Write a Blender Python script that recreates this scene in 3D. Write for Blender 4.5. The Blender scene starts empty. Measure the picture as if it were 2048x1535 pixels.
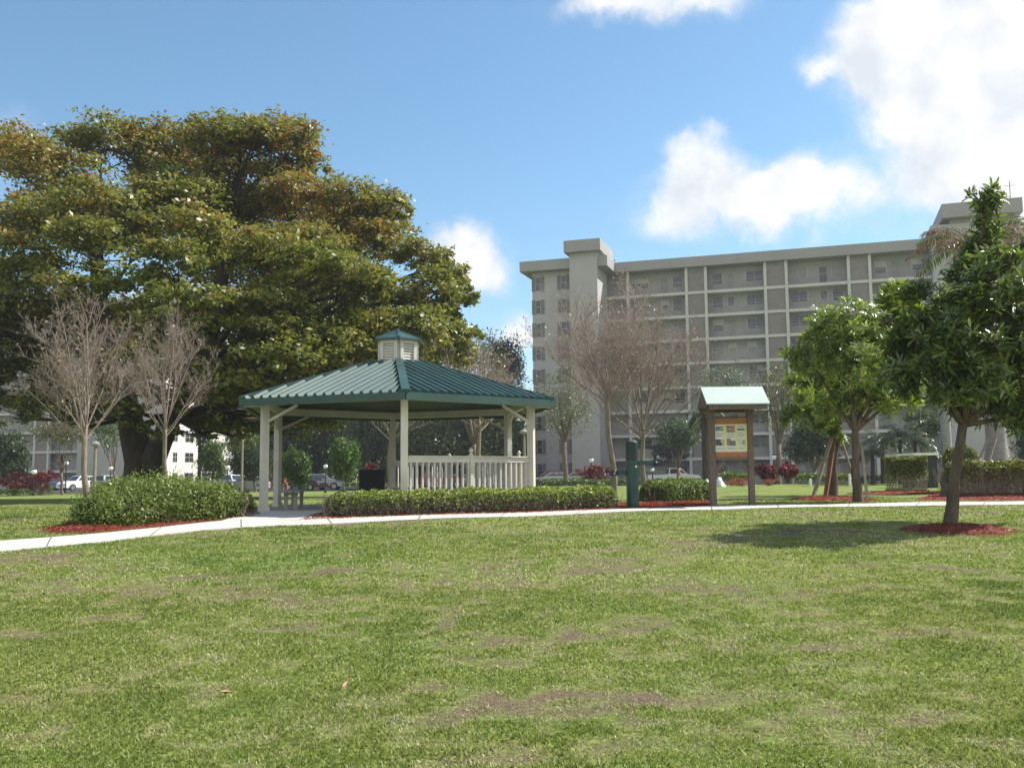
import bpy, math, random
import numpy as np
from mathutils import Vector, Matrix
R = math.radians
rnd = random.Random(11)
rng = np.random.default_rng(11)
scene = bpy.context.scene
COL = scene.collection

# ------------------------------------------------------------------ camera model (used to read positions off the photo)
FPX, PCX, PCY = 1900.0, 1024.0, 767.5
PITCH = math.atan((948 - PCY) / FPX)
EYE = Vector((0, 0, 1.6))
CM = Matrix.Rotation(math.pi / 2 + PITCH, 3, 'X') @ Matrix.Rotation(R(-0.5), 3, 'Z')

def ray(px, py):
    return CM @ Vector(((px - PCX) / FPX, (PCY - py) / FPX, -1))
def at(px, py, Y):
    d = ray(px, py)
    return EYE + d * (Y / d.y)
def ss(a, b, x):
    t = np.clip((np.asarray(x, float) - a) / (b - a), 0, 1)
    return t * t * (3 - 2 * t)
def zt(x, y):
    x = np.asarray(x, float); y = np.asarray(y, float)
    wl = 1 - ss(-.17, .02, x / np.maximum(y, 1))
    z = .8 * ss(3, 21, y) - wl * .72 * ss(27, 85, y) - (1 - wl) * .55 * ss(60, 92, y)
    return z + .012 * np.sin(x * 1.3 + y * .7) * np.sin(y * .9 - x * .4) * ss(2, 6, y)
def Z(x, y):
    return float(zt(x, y))
def ground(px, py):
    d = ray(px, py)
    Y, st = 2.0, .1
    while Y < 400:
        p = EYE + d * (Y / d.y)
        if p.z < Z(p.x, p.y):
            lo, hi = Y - st, Y
            for _ in range(20):
                m = (lo + hi) / 2
                p = EYE + d * (m / d.y)
                if p.z < Z(p.x, p.y): hi = m
                else: lo = m
            return Vector((p.x, p.y, Z(p.x, p.y)))
        Y += st
        st = max(.1, Y * .004)
    return at(px, py, 400)
def onground(px, Y):
    p = at(px, 948, Y)
    return Vector((p.x, Y, Z(p.x, Y)))

# ------------------------------------------------------------------ materials
def new_mat(name):
    m = bpy.data.materials.new(name); m.use_nodes = True
    nt = m.node_tree
    return m, nt, nt.nodes['Principled BSDF']
def mat(name, col, rough=.7, var=.18, scale=6., bump=0., metal=0., spec=.5, col2=None, detail=5., emit=None, stretch=None, bscale=None):
    m, nt, b = new_mat(name)
    N, L = nt.nodes, nt.links
    tc = N.new('ShaderNodeTexCoord'); nz = N.new('ShaderNodeTexNoise')
    src = tc.outputs['Object']
    if stretch:
        mp = N.new('ShaderNodeMapping'); mp.inputs['Scale'].default_value = stretch
        L.new(src, mp.inputs[0]); src = mp.outputs[0]
    L.new(src, nz.inputs['Vector'])
    nz.inputs['Scale'].default_value = scale; nz.inputs['Detail'].default_value = detail
    rp = N.new('ShaderNodeValToRGB')
    rp.color_ramp.elements[0].position = .3; rp.color_ramp.elements[1].position = .7
    c2 = col2 or tuple(min(1, c * (1 + var)) for c in col)
    c1 = col if col2 else tuple(c * (1 - var) for c in col)
    rp.color_ramp.elements[0].color = (*c1, 1); rp.color_ramp.elements[1].color = (*c2, 1)
    L.new(nz.outputs['Fac'], rp.inputs['Fac']); L.new(rp.outputs['Color'], b.inputs['Base Color'])
    b.inputs['Roughness'].default_value = rough; b.inputs['Metallic'].default_value = metal
    b.inputs['Specular IOR Level'].default_value = spec
    if bump:
        bp = N.new('ShaderNodeBump'); bp.inputs['Strength'].default_value = bump; bp.inputs['Distance'].default_value = .03
        n2 = N.new('ShaderNodeTexNoise'); n2.inputs['Scale'].default_value = bscale or scale * 4; n2.inputs['Detail'].default_value = 6
        L.new(src, n2.inputs['Vector']); L.new(n2.outputs['Fac'], bp.inputs['Height']); L.new(bp.outputs['Normal'], b.inputs['Normal'])
    return m
def leaf_mat(name, rough=.45, trans=.35, spec=.4):
    m, nt, b = new_mat(name)
    N, L = nt.nodes, nt.links
    a = N.new('ShaderNodeAttribute'); a.attribute_name = 'tint'
    L.new(a.outputs['Color'], b.inputs['Base Color'])
    b.inputs['Roughness'].default_value = rough; b.inputs['Specular IOR Level'].default_value = spec
    t = N.new('ShaderNodeBsdfTranslucent'); mx = N.new('ShaderNodeMixShader'); mx.inputs[0].default_value = trans
    hs = N.new('ShaderNodeHueSaturation'); hs.inputs['Saturation'].default_value = 1.15; hs.inputs['Value'].default_value = 1.25
    L.new(a.outputs['Color'], hs.inputs['Color']); L.new(hs.outputs[0], t.inputs['Color'])
    L.new(b.outputs[0], mx.inputs[1]); L.new(t.outputs[0], mx.inputs[2])
    L.new(mx.outputs[0], N['Material Output'].inputs['Surface'])
    return m
M = {}
M['leaf'] = leaf_mat('leaf', .42, .35, .45)
M['gloss_leaf'] = leaf_mat('glossy_leaf', .34, .32, .6)
M['grass'] = leaf_mat('grass_blade', .5, .35, .35)
M['bark'] = mat('grey_bark', (.15, .115, .085), .9, .35, 9, .6, stretch=(1, 1, .3))
M['bark_pale'] = mat('pale_bark', (.20, .17, .125), .85, .3, 12, .5, stretch=(1, 1, .35))
M['bark_dark'] = mat('dark_bark', (.055, .042, .032), .95, .35, 6, .6, stretch=(1, 1, .3))
M['twig'] = mat('twig', (.25, .20, .16), .85, .3, 20)
M['twig_red'] = mat('reddish_twig', (.30, .235, .20), .85, .3, 20)
M['palm_trunk'] = mat('palm_trunk', (.27, .262, .25), .8, .25, 7, .4, stretch=(1, 1, 3))
M['cream'] = mat('cream_paint', (.60, .575, .505), .6, .10, 2.2, .08)
M['roofgreen'] = mat('green_metal', (.021, .064, .053), .46, .22, 1.6, spec=.62)
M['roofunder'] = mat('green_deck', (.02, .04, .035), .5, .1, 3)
M['concrete'] = mat('concrete', (.53, .50, .455), .9, .14, .9, .25, bscale=40)
M['slabc'] = mat('gazebo_floor', (.38, .35, .31), .9, .1, 2, .2)
M['mulch'] = mat('red_mulch', (.18, .036, .019), .95, .5, 30, .8)
M['kioskwood'] = mat('kiosk_timber', (.135, .102, .082), .8, .25, 7, .3, stretch=(4, 4, .5))
M['kioskboard'] = mat('kiosk_board', (.36, .15, .055), .75, .2, 7, .2, stretch=(.5, 4, 4))
M['kioskroof'] = mat('pale_green_sheet', (.50, .58, .525), .4, .05, 2, spec=.6)
M['fitgreen'] = mat('dark_green_paint', (.012, .062, .055), .38, .15, 3, spec=.5)
M['fitdark'] = mat('black_green_paint', (.008, .022, .022), .5, .2, 3)
M['bolt'] = mat('zinc', (.7, .7, .68), .25, .05, 3, metal=.8)
M['poster'] = mat('poster_paper', (.62, .64, .55), .5, .04, 3)
M['yellow'] = mat('poster_yellow', (.60, .66, .13), .5, .06, 3)
M['stucco'] = mat('building_stucco', (.415, .398, .392), .95, .06, .6, .08)
M['stucco2'] = mat('gallery_wall', (.375, .36, .35), .95, .08, .5, .05)
M['slabedge'] = mat('slab_edge', (.56, .545, .52), .9, .06, .8)
M['panel'] = mat('brown_panel', (.235, .218, .195), .95, .1, 1.5, .1)
M['fascia'] = mat('roof_fascia', (.33, .315, .305), .9, .05, .5)
M['pane'] = mat('window_pane', (.035, .04, .045), .12, .4, .35, spec=.8)
M['blind'] = mat('window_blind', (.27, .27, .26), .4, .25, .6)
M['shutter'] = mat('shutter', (.17, .165, .165), .7, .12, 3)
M['frame'] = mat('window_frame', (.50, .49, .47), .7, .05, 3)
M['railing'] = mat('railing', (.27, .26, .25), .6, .1, 3)
M['door'] = mat('flat_door', (.30, .29, .28), .7, .1, 2)
M['whitewall'] = mat('white_wall', (.78, .75, .68), .9, .04, .8)
M['asphalt'] = mat('asphalt', (.055, .055, .057), .9, .2, 3, .2)
M['black'] = mat('black_metal', (.012, .014, .013), .55, .2, 4)
M['lampglobe'] = mat('opal_globe', (.85, .85, .84), .15, .02, 3, spec=.7)
M['tyre'] = mat('tyre', (.015, .015, .016), .8, .2, 5)
M['rim'] = mat('wheel_rim', (.5, .5, .52), .35, .05, 5, metal=.7)
M['glass'] = mat('car_glass', (.02, .024, .028), .06, .1, 3, spec=.8)
M['headlamp'] = mat('headlamp', (.75, .75, .73), .1, .03, 3)
M['taillamp'] = mat('taillamp', (.45, .02, .02), .2, .03, 3)
M['stake'] = mat('stake_wood', (.27, .23, .17), .9, .25, 8, .2, stretch=(3, 3, .5))
M['stake_dark'] = mat('brown_board', (.20, .10, .05), .9, .25, 8, .2, stretch=(3, 3, .5))
M['pvc'] = mat('white_post', (.75, .74, .70), .6, .05, 4)
M['rock'] = mat('white_rock', (.62, .66, .68), .85, .12, 4, .5)
M['wood_grey'] = mat('grey_bench', (.30, .29, .28), .75, .2, 6, .2)
M['skin'] = mat('skin', (.48, .29, .21), .6, .05, 5)
M['dryleaf'] = mat('dry_leaf', (.42, .27, .15), .7, .3, 30)
M['teal'] = mat('teal_metal', (.04, .22, .25), .5, .1, 3)

# ------------------------------------------------------------------ object helpers
def link(o):
    COL.objects.link(o); return o
def tag(o, label=None, cat=None, group=None, kind=None):
    if label: o['label'] = label
    if cat: o['category'] = cat
    if group: o['group'] = group
    if kind: o['kind'] = kind
    return o
def thing(name, label, cat, loc=(0, 0, 0), rz=0., group=None):
    o = link(bpy.data.objects.new(name, None))
    o.location = loc; o.rotation_euler = (0, 0, rz); o.empty_display_size = .2
    return tag(o, label, cat, group)
def wmat(o):
    m = Matrix.Translation(o.location) @ Matrix.Rotation(o.rotation_euler.z, 4, 'Z')
    return wmat(o.parent) @ m if o.parent else m
def finish(name, me, m, parent=None, world=False, smooth=False):
    me.materials.append(m)
    if smooth:
        me.polygons.foreach_set('use_smooth', np.ones(len(me.polygons), bool))
    o = link(bpy.data.objects.new(name, me))
    if parent is not None:
        if world:
            me.transform(wmat(parent).inverted())
        o.parent = parent
    return o
def np_mesh(name, V, loops, sizes, tint=None):
    me = bpy.data.meshes.new(name)
    V = np.ascontiguousarray(V, np.float32); loops = np.ascontiguousarray(loops, np.int32)
    sizes = np.ascontiguousarray(sizes, np.int32)
    me.vertices.add(len(V)); me.vertices.foreach_set('co', V.ravel())
    me.loops.add(len(loops)); me.loops.foreach_set('vertex_index', loops)
    me.polygons.add(len(sizes))
    st = np.concatenate([[0], np.cumsum(sizes)[:-1]]).astype(np.int32)
    me.polygons.foreach_set('loop_start', st)
    if tint is not None:
        a = me.attributes.new('tint', 'FLOAT_COLOR', 'FACE')
        c = np.ones((len(sizes), 4), np.float32); c[:, :3] = tint
        a.data.foreach_set('color', c.ravel())
    me.update(calc_edges=True); me.validate()
    return me

class MB:
    def __init__(s): s.v, s.f = [], []
    def add(s, vs, fs):
        n = len(s.v); s.v += [tuple(v) for v in vs]; s.f += [tuple(i + n for i in f) for f in fs]; return s
    def box(s, x0, x1, y0, y1, z0, z1, mtx=None):
        vs = [Vector(c) for c in ((x0, y0, z0), (x1, y0, z0), (x1, y1, z0), (x0, y1, z0), (x0, y0, z1), (x1, y0, z1), (x1, y1, z1), (x0, y1, z1))]
        if mtx is not None: vs = [mtx @ v for v in vs]
        return s.add(vs, [(3, 2, 1, 0), (4, 5, 6, 7), (0, 1, 5, 4), (1, 2, 6, 5), (2, 3, 7, 6), (3, 0, 4, 7)])
    def bar(s, a, b, w, h=None, up=(0, 0, 1)):
        a, b = Vector(a), Vector(b); h = h or w
        d = (b - a).normalized(); u = Vector(up)
        if abs(d.dot(u)) > .98: u = Vector((0, 1, 0))
        r = d.cross(u).normalized() * (w / 2); u = r.cross(d).normalized() * (h / 2)
        return s.add([a - r - u, a + r - u, a + r + u, a - r + u, b - r - u, b + r - u, b + r + u, b - r + u],
                     [(0, 1, 2, 3), (7, 6, 5, 4), (4, 5, 1, 0), (5, 6, 2, 1), (6, 7, 3, 2), (7, 4, 0, 3)])
    def tube(s, path, rad, n=8, cap=True):
        path = [Vector(p) for p in path]; rings = []
        if not hasattr(rad, '__len__'): rad = [rad] * len(path)
        ref = Vector((1, 0, 0))
        vs = []
        for i, p in enumerate(path):
            d = (path[min(i + 1, len(path) - 1)] - path[max(i - 1, 0)])
            d = d.normalized() if d.length > 1e-9 else Vector((0, 0, 1))
            r = ref - d * ref.dot(d)
            if r.length < .2: r = Vector((0, 1, 0)) - d * d.y
            r.normalize(); ref = r; q = d.cross(r)
            vs += [p + (r * math.cos(k * 2 * math.pi / n) + q * math.sin(k * 2 * math.pi / n)) * rad[i] for k in range(n)]
        fs = []
        for i in range(len(path) - 1):
            for k in range(n):
                a, b = i * n + k, i * n + (k + 1) % n
                fs.append((a, b, b + n, a + n))
        if cap:
            fs.append(tuple(range(n - 1, -1, -1))); fs.append(tuple((len(path) - 1) * n + k for k in range(n)))
        return s.add(vs, fs)
    def lathe(s, prof, c=(0, 0, 0), n=16, rot=0., sx=1., sy=1.):
        vs, fs = [], []
        for r, z in prof:
            vs += [(c[0] + sx * r * math.cos(rot + k * 2 * math.pi / n), c[1] + sy * r * math.sin(rot + k * 2 * math.pi / n), c[2] + z) for k in range(n)]
        for i in range(len(prof) - 1):
            for k in range(n):
                a, b = i * n + k, i * n + (k + 1) % n
                fs.append((a, b, b + n, a + n))
        fs.append(tuple(range(n - 1, -1, -1))); fs.append(tuple((len(prof) - 1) * n + k for k in range(n)))
        return s.add(vs, fs)
    def sphere(s, c, r, n=12, m=8, sz=1.):
        return s.lathe([(max(1e-4, r * math.sin(math.pi * i / m)), -r * sz * math.cos(math.pi * i / m)) for i in range(m + 1)], c, n)
    def build(s, name, m, parent=None, world=False, smooth=False):
        me = bpy.data.meshes.new(name)
        me.from_pydata(s.v, [], s.f); me.update()
        return finish(name, me, m, parent, world, smooth)

def segs(name, P0, P1, R0, R1, m, parent=None, n=4):
    """many tapered twig segments as one mesh (world coordinates)"""
    P0 = np.asarray(P0, float); P1 = np.asarray(P1, float); R0 = np.asarray(R0, float); R1 = np.asarray(R1, float)
    d = P1 - P0; d /= np.maximum(np.linalg.norm(d, axis=1, keepdims=True), 1e-6)
    ref = np.where(np.abs(d[:, 2:3]) > .9, np.array([[1., 0, 0]]), np.array([[0, 0, 1.]]))
    a = np.cross(d, ref); a /= np.linalg.norm(a, axis=1, keepdims=True); b = np.cross(d, a)
    k = np.arange(n) * 2 * math.pi / n
    ring = a[:, None, :] * np.cos(k)[None, :, None] + b[:, None, :] * np.sin(k)[None, :, None]
    V = np.concatenate([P0[:, None] + ring * R0[:, None, None], P1[:, None] + ring * R1[:, None, None]], 1)
    base = (np.arange(len(P0)) * 2 * n)[:, None, None]
    i = np.arange(n); j = (i + 1) % n
    q = np.stack([i, j, j + n, i + n], 1)[None]
    return finish(name, np_mesh(name, V.reshape(-1, 3), (base + q).ravel(), np.full(len(P0) * n, 4)), m, parent, True, True)

def leaf_obj(name, C, D, N, Ls, Ws, col, m, parent=None, hexa=False, world=True):
    """C centres, D long-axis directions, N face normals; one face per leaf"""
    D = D / np.maximum(np.linalg.norm(D, axis=1, keepdims=True), 1e-6)
    S = np.cross(D, N); S /= np.maximum(np.linalg.norm(S, axis=1, keepdims=True), 1e-6)
    U = np.cross(S, D)
    Ls = Ls[:, None]; Ws = Ws[:, None]
    if hexa:
        pts = [(-.5, 0, 0), (-.22, .36, .04), (.22, .42, .02), (.5, 0, -.10), (.22, -.42, .02), (-.22, -.36, .04)]
    else:
        pts = [(-.5, 0, 0), (.08, .5, .06), (.5, 0, -.05), (.08, -.5, .06)]
    V = np.stack([C + D * (a * Ls) + S * (b * Ws) + U * (c * Ls) for a, b, c in pts], 1)
    n = len(pts)
    me = np_mesh(name, V.reshape(-1, 3), np.arange(len(C) * n), np.full(len(C), n), col)
    return finish(name, me, m, parent, world)

def palette(n, cols, jit=.22, field=None):
    """cols: list of (rgb, weight); field in 0..1 picks along the list so that neighbours go together"""
    c = np.array([k[0] for k in cols], float); w = np.array([k[1] for k in cols], float); cw = np.cumsum(w / w.sum())
    u = rng.random(n) if field is None else np.clip(field * .55 + rng.random(n) * .45, 0, .9999)
    o = c[np.minimum(np.searchsorted(cw, u), len(c) - 1)]
    return o * (1 + jit * rng.standard_normal((n, 1))).clip(.4, 1.8)
def unit(n):
    v = rng.standard_normal((n, 3)); return v / np.linalg.norm(v, axis=1, keepdims=True)
_perm = rng.random((64, 64, 64))
def noise3(P, s):
    q = np.asarray(P, float) * s; i = np.floor(q).astype(int); f = q - i; f = f * f * (3 - 2 * f)
    def g(a, b, c): return _perm[(i[:, 0] + a) % 64, (i[:, 1] + b) % 64, (i[:, 2] + c) % 64]
    x, y, z = f[:, 0], f[:, 1], f[:, 2]
    return ((g(0, 0, 0) * (1 - x) + g(1, 0, 0) * x) * (1 - y) + (g(0, 1, 0) * (1 - x) + g(1, 1, 0) * x) * y) * (1 - z) + \
           ((g(0, 0, 1) * (1 - x) + g(1, 0, 1) * x) * (1 - y) + (g(0, 1, 1) * (1 - x) + g(1, 1, 1) * x) * y) * z
def noise2(x, y, s, off=0.):
    return noise3(np.stack([x, y, np.full_like(x, off / max(s, 1e-6))], 1), s)

# ------------------------------------------------------------------ sun, sky, camera
SUN_A, SUN_E = R(19), R(47)          # sun to the right, a little behind the scene
sdir = Vector((math.cos(SUN_A) * math.cos(SUN_E), math.sin(SUN_A) * math.cos(SUN_E), math.sin(SUN_E)))
sl = bpy.data.lights.new('sun', 'SUN'); sl.energy = 5.0; sl.angle = R(.5); sl.color = (1, .95, .87)
so = link(bpy.data.objects.new('sun', sl)); so.rotation_euler = sdir.to_track_quat('Z', 'Y').to_euler(); so.location = (60, 30, 60)

world = bpy.data.worlds.new('World'); scene.world = world; world.use_nodes = True
nt = world.node_tree; N, L = nt.nodes, nt.links
bg = N['Background']; wout = N['World Output']
sky = N.new('ShaderNodeTexSky'); sky.sky_type = 'NISHITA'; sky.sun_disc = False
sky.sun_elevation = SUN_E; sky.sun_rotation = math.pi / 2 - SUN_A
sky.air_density = 1.05; sky.dust_density = .35; sky.ozone_density = 4.0
hsv = N.new('ShaderNodeHueSaturation'); hsv.inputs['Saturation'].default_value = 1.03; hsv.inputs['Hue'].default_value = .488; L.new(sky.outputs[0], hsv.inputs['Color'])
L.new(hsv.outputs[0], bg.inputs[0]); bg.inputs[1].default_value = .115
tcw = N.new('ShaderNodeTexCoord')
def math_node(op, a, b=None, c=None, clamp=False):
    n = N.new('ShaderNodeMath'); n.operation = op; n.use_clamp = clamp
    for i, v in enumerate((a, b, c)):
        if v is None: continue
        if isinstance(v, (int, float)): n.inputs[i].default_value = v
        else: L.new(v, n.inputs[i])
    return n.outputs[0]
def vdot(v, c):
    n = N.new('ShaderNodeVectorMath'); n.operation = 'DOT_PRODUCT'; L.new(v, n.inputs[0]); n.inputs[1].default_value = c
    return n.outputs['Value']
warp = N.new('ShaderNodeTexNoise'); warp.inputs['Scale'].default_value = 9; warp.inputs['Detail'].default_value = 7; warp.inputs['Roughness'].default_value = .6
L.new(tcw.outputs['Generated'], warp.inputs['Vector'])
wv = N.new('ShaderNodeVectorMath'); wv.operation = 'MULTIPLY_ADD'
L.new(warp.outputs['Color'], wv.inputs[0]); wv.inputs[1].default_value = (.085, .085, .085); L.new(tcw.outputs['Generated'], wv.inputs[2])
wv2 = N.new('ShaderNodeVectorMath'); wv2.operation = 'SUBTRACT'; L.new(wv.outputs[0], wv2.inputs[0]); wv2.inputs[1].default_value = (.0425, .0425, .0425)
dirv = wv2.outputs[0]
field = None
# clouds of the photo, by direction: x, y, half width, half height, weight
CL = [(1470, 415, 190, 52, 1.0), (1395, 345, 75, 55, .75), (1385, 285, 50, 32, .55), (1610, 375, 60, 52, .7), (1740, 400, 140, 55, .17),
      (1985, 95, 165, 140, 1.15), (1890, 215, 95, 85, .7), (1765, 115, 70, 48, .62), (2030, 290, 115, 95, 1.1), (1980, 395, 150, 50, .42), (2200, 200, 250, 260, 1.2), (1850, 40, 130, 60, .8),
      (1280, 10, 150, 48, .62), (1420, 5, 90, 32, .5), (1200, 15, 90, 32, .45),
      (935, 515, 66, 72, .95), (975, 545, 50, 45, .65), (905, 470, 48, 36, .6), (1045, 672, 46, 34, .8),
      (620, 640, 230, 60, .75), (330, 640, 180, 60, .6), (20, 250, 60, 60, .3), (2500, 400, 300, 200, .9), (-600, 350, 350, 150, .8), (1650, 130, 60, 20, .35)]
BACK_FILL = [((-.5, -1, .45), 620, .9), ((.7, -1, .5), 700, .95), ((-1, -.3, .4), 500, .8), ((.2, -.8, .9), 600, .8), ((1.2, -.3, .3), 420, .7), ((-.1, -1, .2), 600, .8)]  # unseen clouds added behind the camera as fill light for shaded sides
CLS = [(ray(c[0], c[1]).normalized(),) + c[2:] for c in CL] + [(Vector(c[0]).normalized(), c[1] * 1.5, c[1], c[2]) for c in BACK_FILL]
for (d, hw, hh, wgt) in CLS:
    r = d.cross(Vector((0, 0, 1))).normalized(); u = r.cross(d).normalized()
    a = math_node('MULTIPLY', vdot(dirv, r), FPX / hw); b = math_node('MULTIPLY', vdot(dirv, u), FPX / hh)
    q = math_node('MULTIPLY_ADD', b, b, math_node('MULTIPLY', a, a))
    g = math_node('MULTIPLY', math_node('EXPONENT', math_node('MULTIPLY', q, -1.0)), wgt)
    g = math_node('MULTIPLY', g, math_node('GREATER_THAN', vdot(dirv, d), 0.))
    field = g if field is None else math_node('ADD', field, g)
n2 = N.new('ShaderNodeTexNoise'); n2.inputs['Scale'].default_value = 26; n2.inputs['Detail'].default_value = 8; n2.inputs['Roughness'].default_value = .62
L.new(tcw.outputs['Generated'], n2.inputs['Vector'])
dens = math_node('ADD', field, math_node('MULTIPLY', math_node('SUBTRACT', n2.outputs['Fac'], .5), math_node('MULTIPLY', math_node('MINIMUM', field, .55), 2.1)))
mr = N.new('ShaderNodeMapRange'); mr.interpolation_type = 'SMOOTHSTEP'
L.new(dens, mr.inputs['Value']); mr.inputs['From Min'].default_value = .12; mr.inputs['From Max'].default_value = .92
n3 = N.new('ShaderNodeTexNoise'); n3.inputs['Scale'].default_value = 16; n3.inputs['Detail'].default_value = 4
L.new(tcw.outputs['Generated'], n3.inputs['Vector'])
crp = N.new('ShaderNodeValToRGB'); crp.color_ramp.elements[0].position = .35; crp.color_ramp.elements[1].position = .62
crp.color_ramp.elements[0].color = (.70, .76, .83, 1); crp.color_ramp.elements[1].color = (1, .99, .98, 1)
L.new(n3.outputs['Fac'], crp.inputs['Fac'])
bg2 = N.new('ShaderNodeBackground'); L.new(crp.outputs[0], bg2.inputs[0]); bg2.inputs[1].default_value = .72
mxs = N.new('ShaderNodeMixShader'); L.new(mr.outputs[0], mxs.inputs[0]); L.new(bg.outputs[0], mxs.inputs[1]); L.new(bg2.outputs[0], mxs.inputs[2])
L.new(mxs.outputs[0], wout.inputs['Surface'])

cam = bpy.data.cameras.new('camera'); cam.sensor_fit = 'HORIZONTAL'; cam.sensor_width = 36; cam.lens = 36 * FPX / 2048
cam.clip_start = .1; cam.clip_end = 4000
co = link(bpy.data.objects.new('camera', cam)); co.matrix_world = Matrix.Translation(EYE) @ CM.to_4x4(); scene.camera = co
scene.view_settings.view_transform = 'Standard'; scene.view_settings.look = 'None'; scene.view_settings.gamma = 1
scene.view_settings.exposure = .62

# ------------------------------------------------------------------ ground surfaces
def resample(pts, n):
    pts = [Vector(p) for p in pts]; ln = [0]
    for a, b in zip(pts, pts[1:]): ln.append(ln[-1] + (b - a).length)
    out = []
    for k in range(n):
        t = ln[-1] * k / (n - 1); i = 0
        while i < len(pts) - 2 and ln[i + 1] < t: i += 1
        f = (t - ln[i]) / max(1e-9, ln[i + 1] - ln[i]); out.append(pts[i].lerp(pts[i + 1], f))
    return out
POLYS = []          # XY outlines that carry no grass
def strip(name, front, back, off, m, n=160, rows=6, thick=.06, noise=0.):
    A, B = resample(front, n), resample(back, n)
    mb = MB(); vs = []
    for a, b in zip(A, B):
        for j in range(rows + 1):
            p = a.lerp(b, j / rows)
            e = 0 if j in (0, rows) else noise * (rnd.random() - .3)
            vs.append((p.x, p.y, Z(p.x, p.y) + off + e))
    k = rows + 1; fs = []
    for i in range(n - 1):
        for j in range(rows):
            a = i * k + j; fs.append((a, a + k, a + k + 1, a + 1))
    top = len(vs)
    for i in range(n):          # skirts
        for j in (0, rows):
            x, y, z = vs[i * k + j]; vs.append((x, y, z - thick))
    for i in range(n - 1):
        a, b = i * k, (i + 1) * k; c, d = top + 2 * i, top + 2 * (i + 1)
        fs.append((a, c, d, b)); fs.append((a + rows, b + rows, d + 1, c + 1))
    mb.add(vs, fs)
    POLYS.append(np.array([(p.x, p.y) for p in A + B[::-1]]))
    return mb.build(name, m)
def inside(x, y, poly):
    r = np.zeros(len(x), bool); j = len(poly) - 1
    for i in range(len(poly)):
        xi, yi = poly[i]; xj, yj = poly[j]
        c = ((yi > y) != (yj > y)) & (x < (xj - xi) * (y - yi) / (yj - yi + 1e-12) + xi)
        r ^= c; j = i
    return r
G = lambda L_: [ground(*p) for p in L_]
pf = G([(-160, 1118), (0, 1104), (200, 1085), (400, 1062), (540, 1053), (700, 1047), (1000, 1035), (1250, 1024), (1500, 1018), (1800, 1013), (2048, 1010), (2300, 1007)])
pb = G([(-160, 1095), (0, 1083), (200, 1068), (330, 1055), (450, 1042), (540, 1036), (610, 1038), (800, 1033), (1000, 1027), (1210, 1020), (1400, 1013.5), (1550, 1009.5), (1800, 1006), (2048, 1003), (2300, 1000)])
tag(strip('footpath', pf, pb, .022, M['concrete']), kind='structure')
_A, _B = resample(pf, 400), resample(pb, 400); jm = MB(); acc = 0
for i_ in range(1, 399):
    acc += (_A[i_] - _A[i_ - 1]).length
    if acc < 1.6: continue
    acc = 0; a_, b_ = _A[i_], _B[i_]; t_ = (_A[i_ + 1] - a_).normalized() * .012
    for k_ in range(6):
        p_, q_ = a_.lerp(b_, k_ / 6 + .002), a_.lerp(b_, (k_ + 1) / 6 - .002)
        jm.add([(v.x, v.y, Z(v.x, v.y) + .0265) for v in (p_ - t_, p_ + t_, q_ + t_, q_ - t_)], [(0, 1, 2, 3)])
jo = jm.build('joint', mat('path_joint', (.16, .145, .12), .95)); jo.parent = bpy.data.objects['footpath']
# path spur to the gazebo
cz = .79
GX, GY = -2.69 * 1.06, 22.3 * 1.06
spur = strip('path_spur', G([(440, 1044), (520, 1040), (600, 1041), (660, 1037)]), G([(500, 1027), (540, 1024), (600, 1022), (650, 1022)]), .026, M['concrete'], 30)
tag(spur, kind='structure')

xs = np.concatenate([-np.geomspace(900, 17, 40), np.arange(-16, 17, .22), np.geomspace(17.5, 900, 40)])
ys = np.concatenate([np.linspace(-60, 2, 14), np.arange(2.3, 30, .22), np.geomspace(30.4, 1500, 60)])
X, Yg = np.meshgrid(xs, ys); nx, ny = len(xs), len(ys)
xf, yf = X.ravel(), Yg.ravel()
V = np.stack([xf, yf, zt(xf, yf)], 1)
def dryness(x, y):
    a = noise2(x, y * 1.6, .6, 3.) * .22 + noise2(x, y * 1.6, 1.7, 9.) * .33 + noise2(x, y * 1.3, 4.6, 5.) * .45 - .075
    near = 1 - ss(7, 17, y)
    pathd = np.exp(-((y - 17.) / 3) ** 2) * .03
    right = ss(-1.5, 3, x) * near * .04
    d1 = np.sqrt((x + 1.9) ** 2 * .6 + (y - 6.2) ** 2); d2 = np.sqrt((x + .9) ** 2 * .7 + (y - 5.2) ** 2)
    spot = .14 * np.exp(-(d1 / .7) ** 2) + .14 * np.exp(-(d2 / .6) ** 2)
    return a + right + pathd + spot + near * .015
i0 = (np.arange(ny - 1)[:, None] * nx + np.arange(nx - 1)[None]).ravel()
q = np.stack([i0, i0 + 1, i0 + 1 + nx, i0 + nx], 1)
me = np_mesh('lawn', V, q.ravel(), np.full(len(q), 4))
at_ = me.attributes.new('dry', 'FLOAT', 'POINT'); at_.data.foreach_set('value', dryness(xf, yf).astype(np.float32))
m, nt_, b = new_mat('lawn_ground'); N_, L_ = nt_.nodes, nt_.links
ad = N_.new('ShaderNodeAttribute'); ad.attribute_name = 'dry'
tc = N_.new('ShaderNodeTexCoord')
na = N_.new('ShaderNodeTexNoise'); na.inputs['Scale'].default_value = 5.5; na.inputs['Detail'].default_value = 10; na.inputs['Roughness'].default_value = .72
nb = N_.new('ShaderNodeTexNoise'); nb.inputs['Scale'].default_value = .35; nb.inputs['Detail'].default_value = 5
nc = N_.new('ShaderNodeTexNoise'); nc.inputs['Scale'].default_value = 34; nc.inputs['Detail'].default_value = 4; nc.inputs['Roughness'].default_value = .8
for n_ in (na, nb, nc): L_.new(tc.outputs['Object'], n_.inputs['Vector'])
r1 = N_.new('ShaderNodeValToRGB'); e = r1.color_ramp.elements
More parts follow.
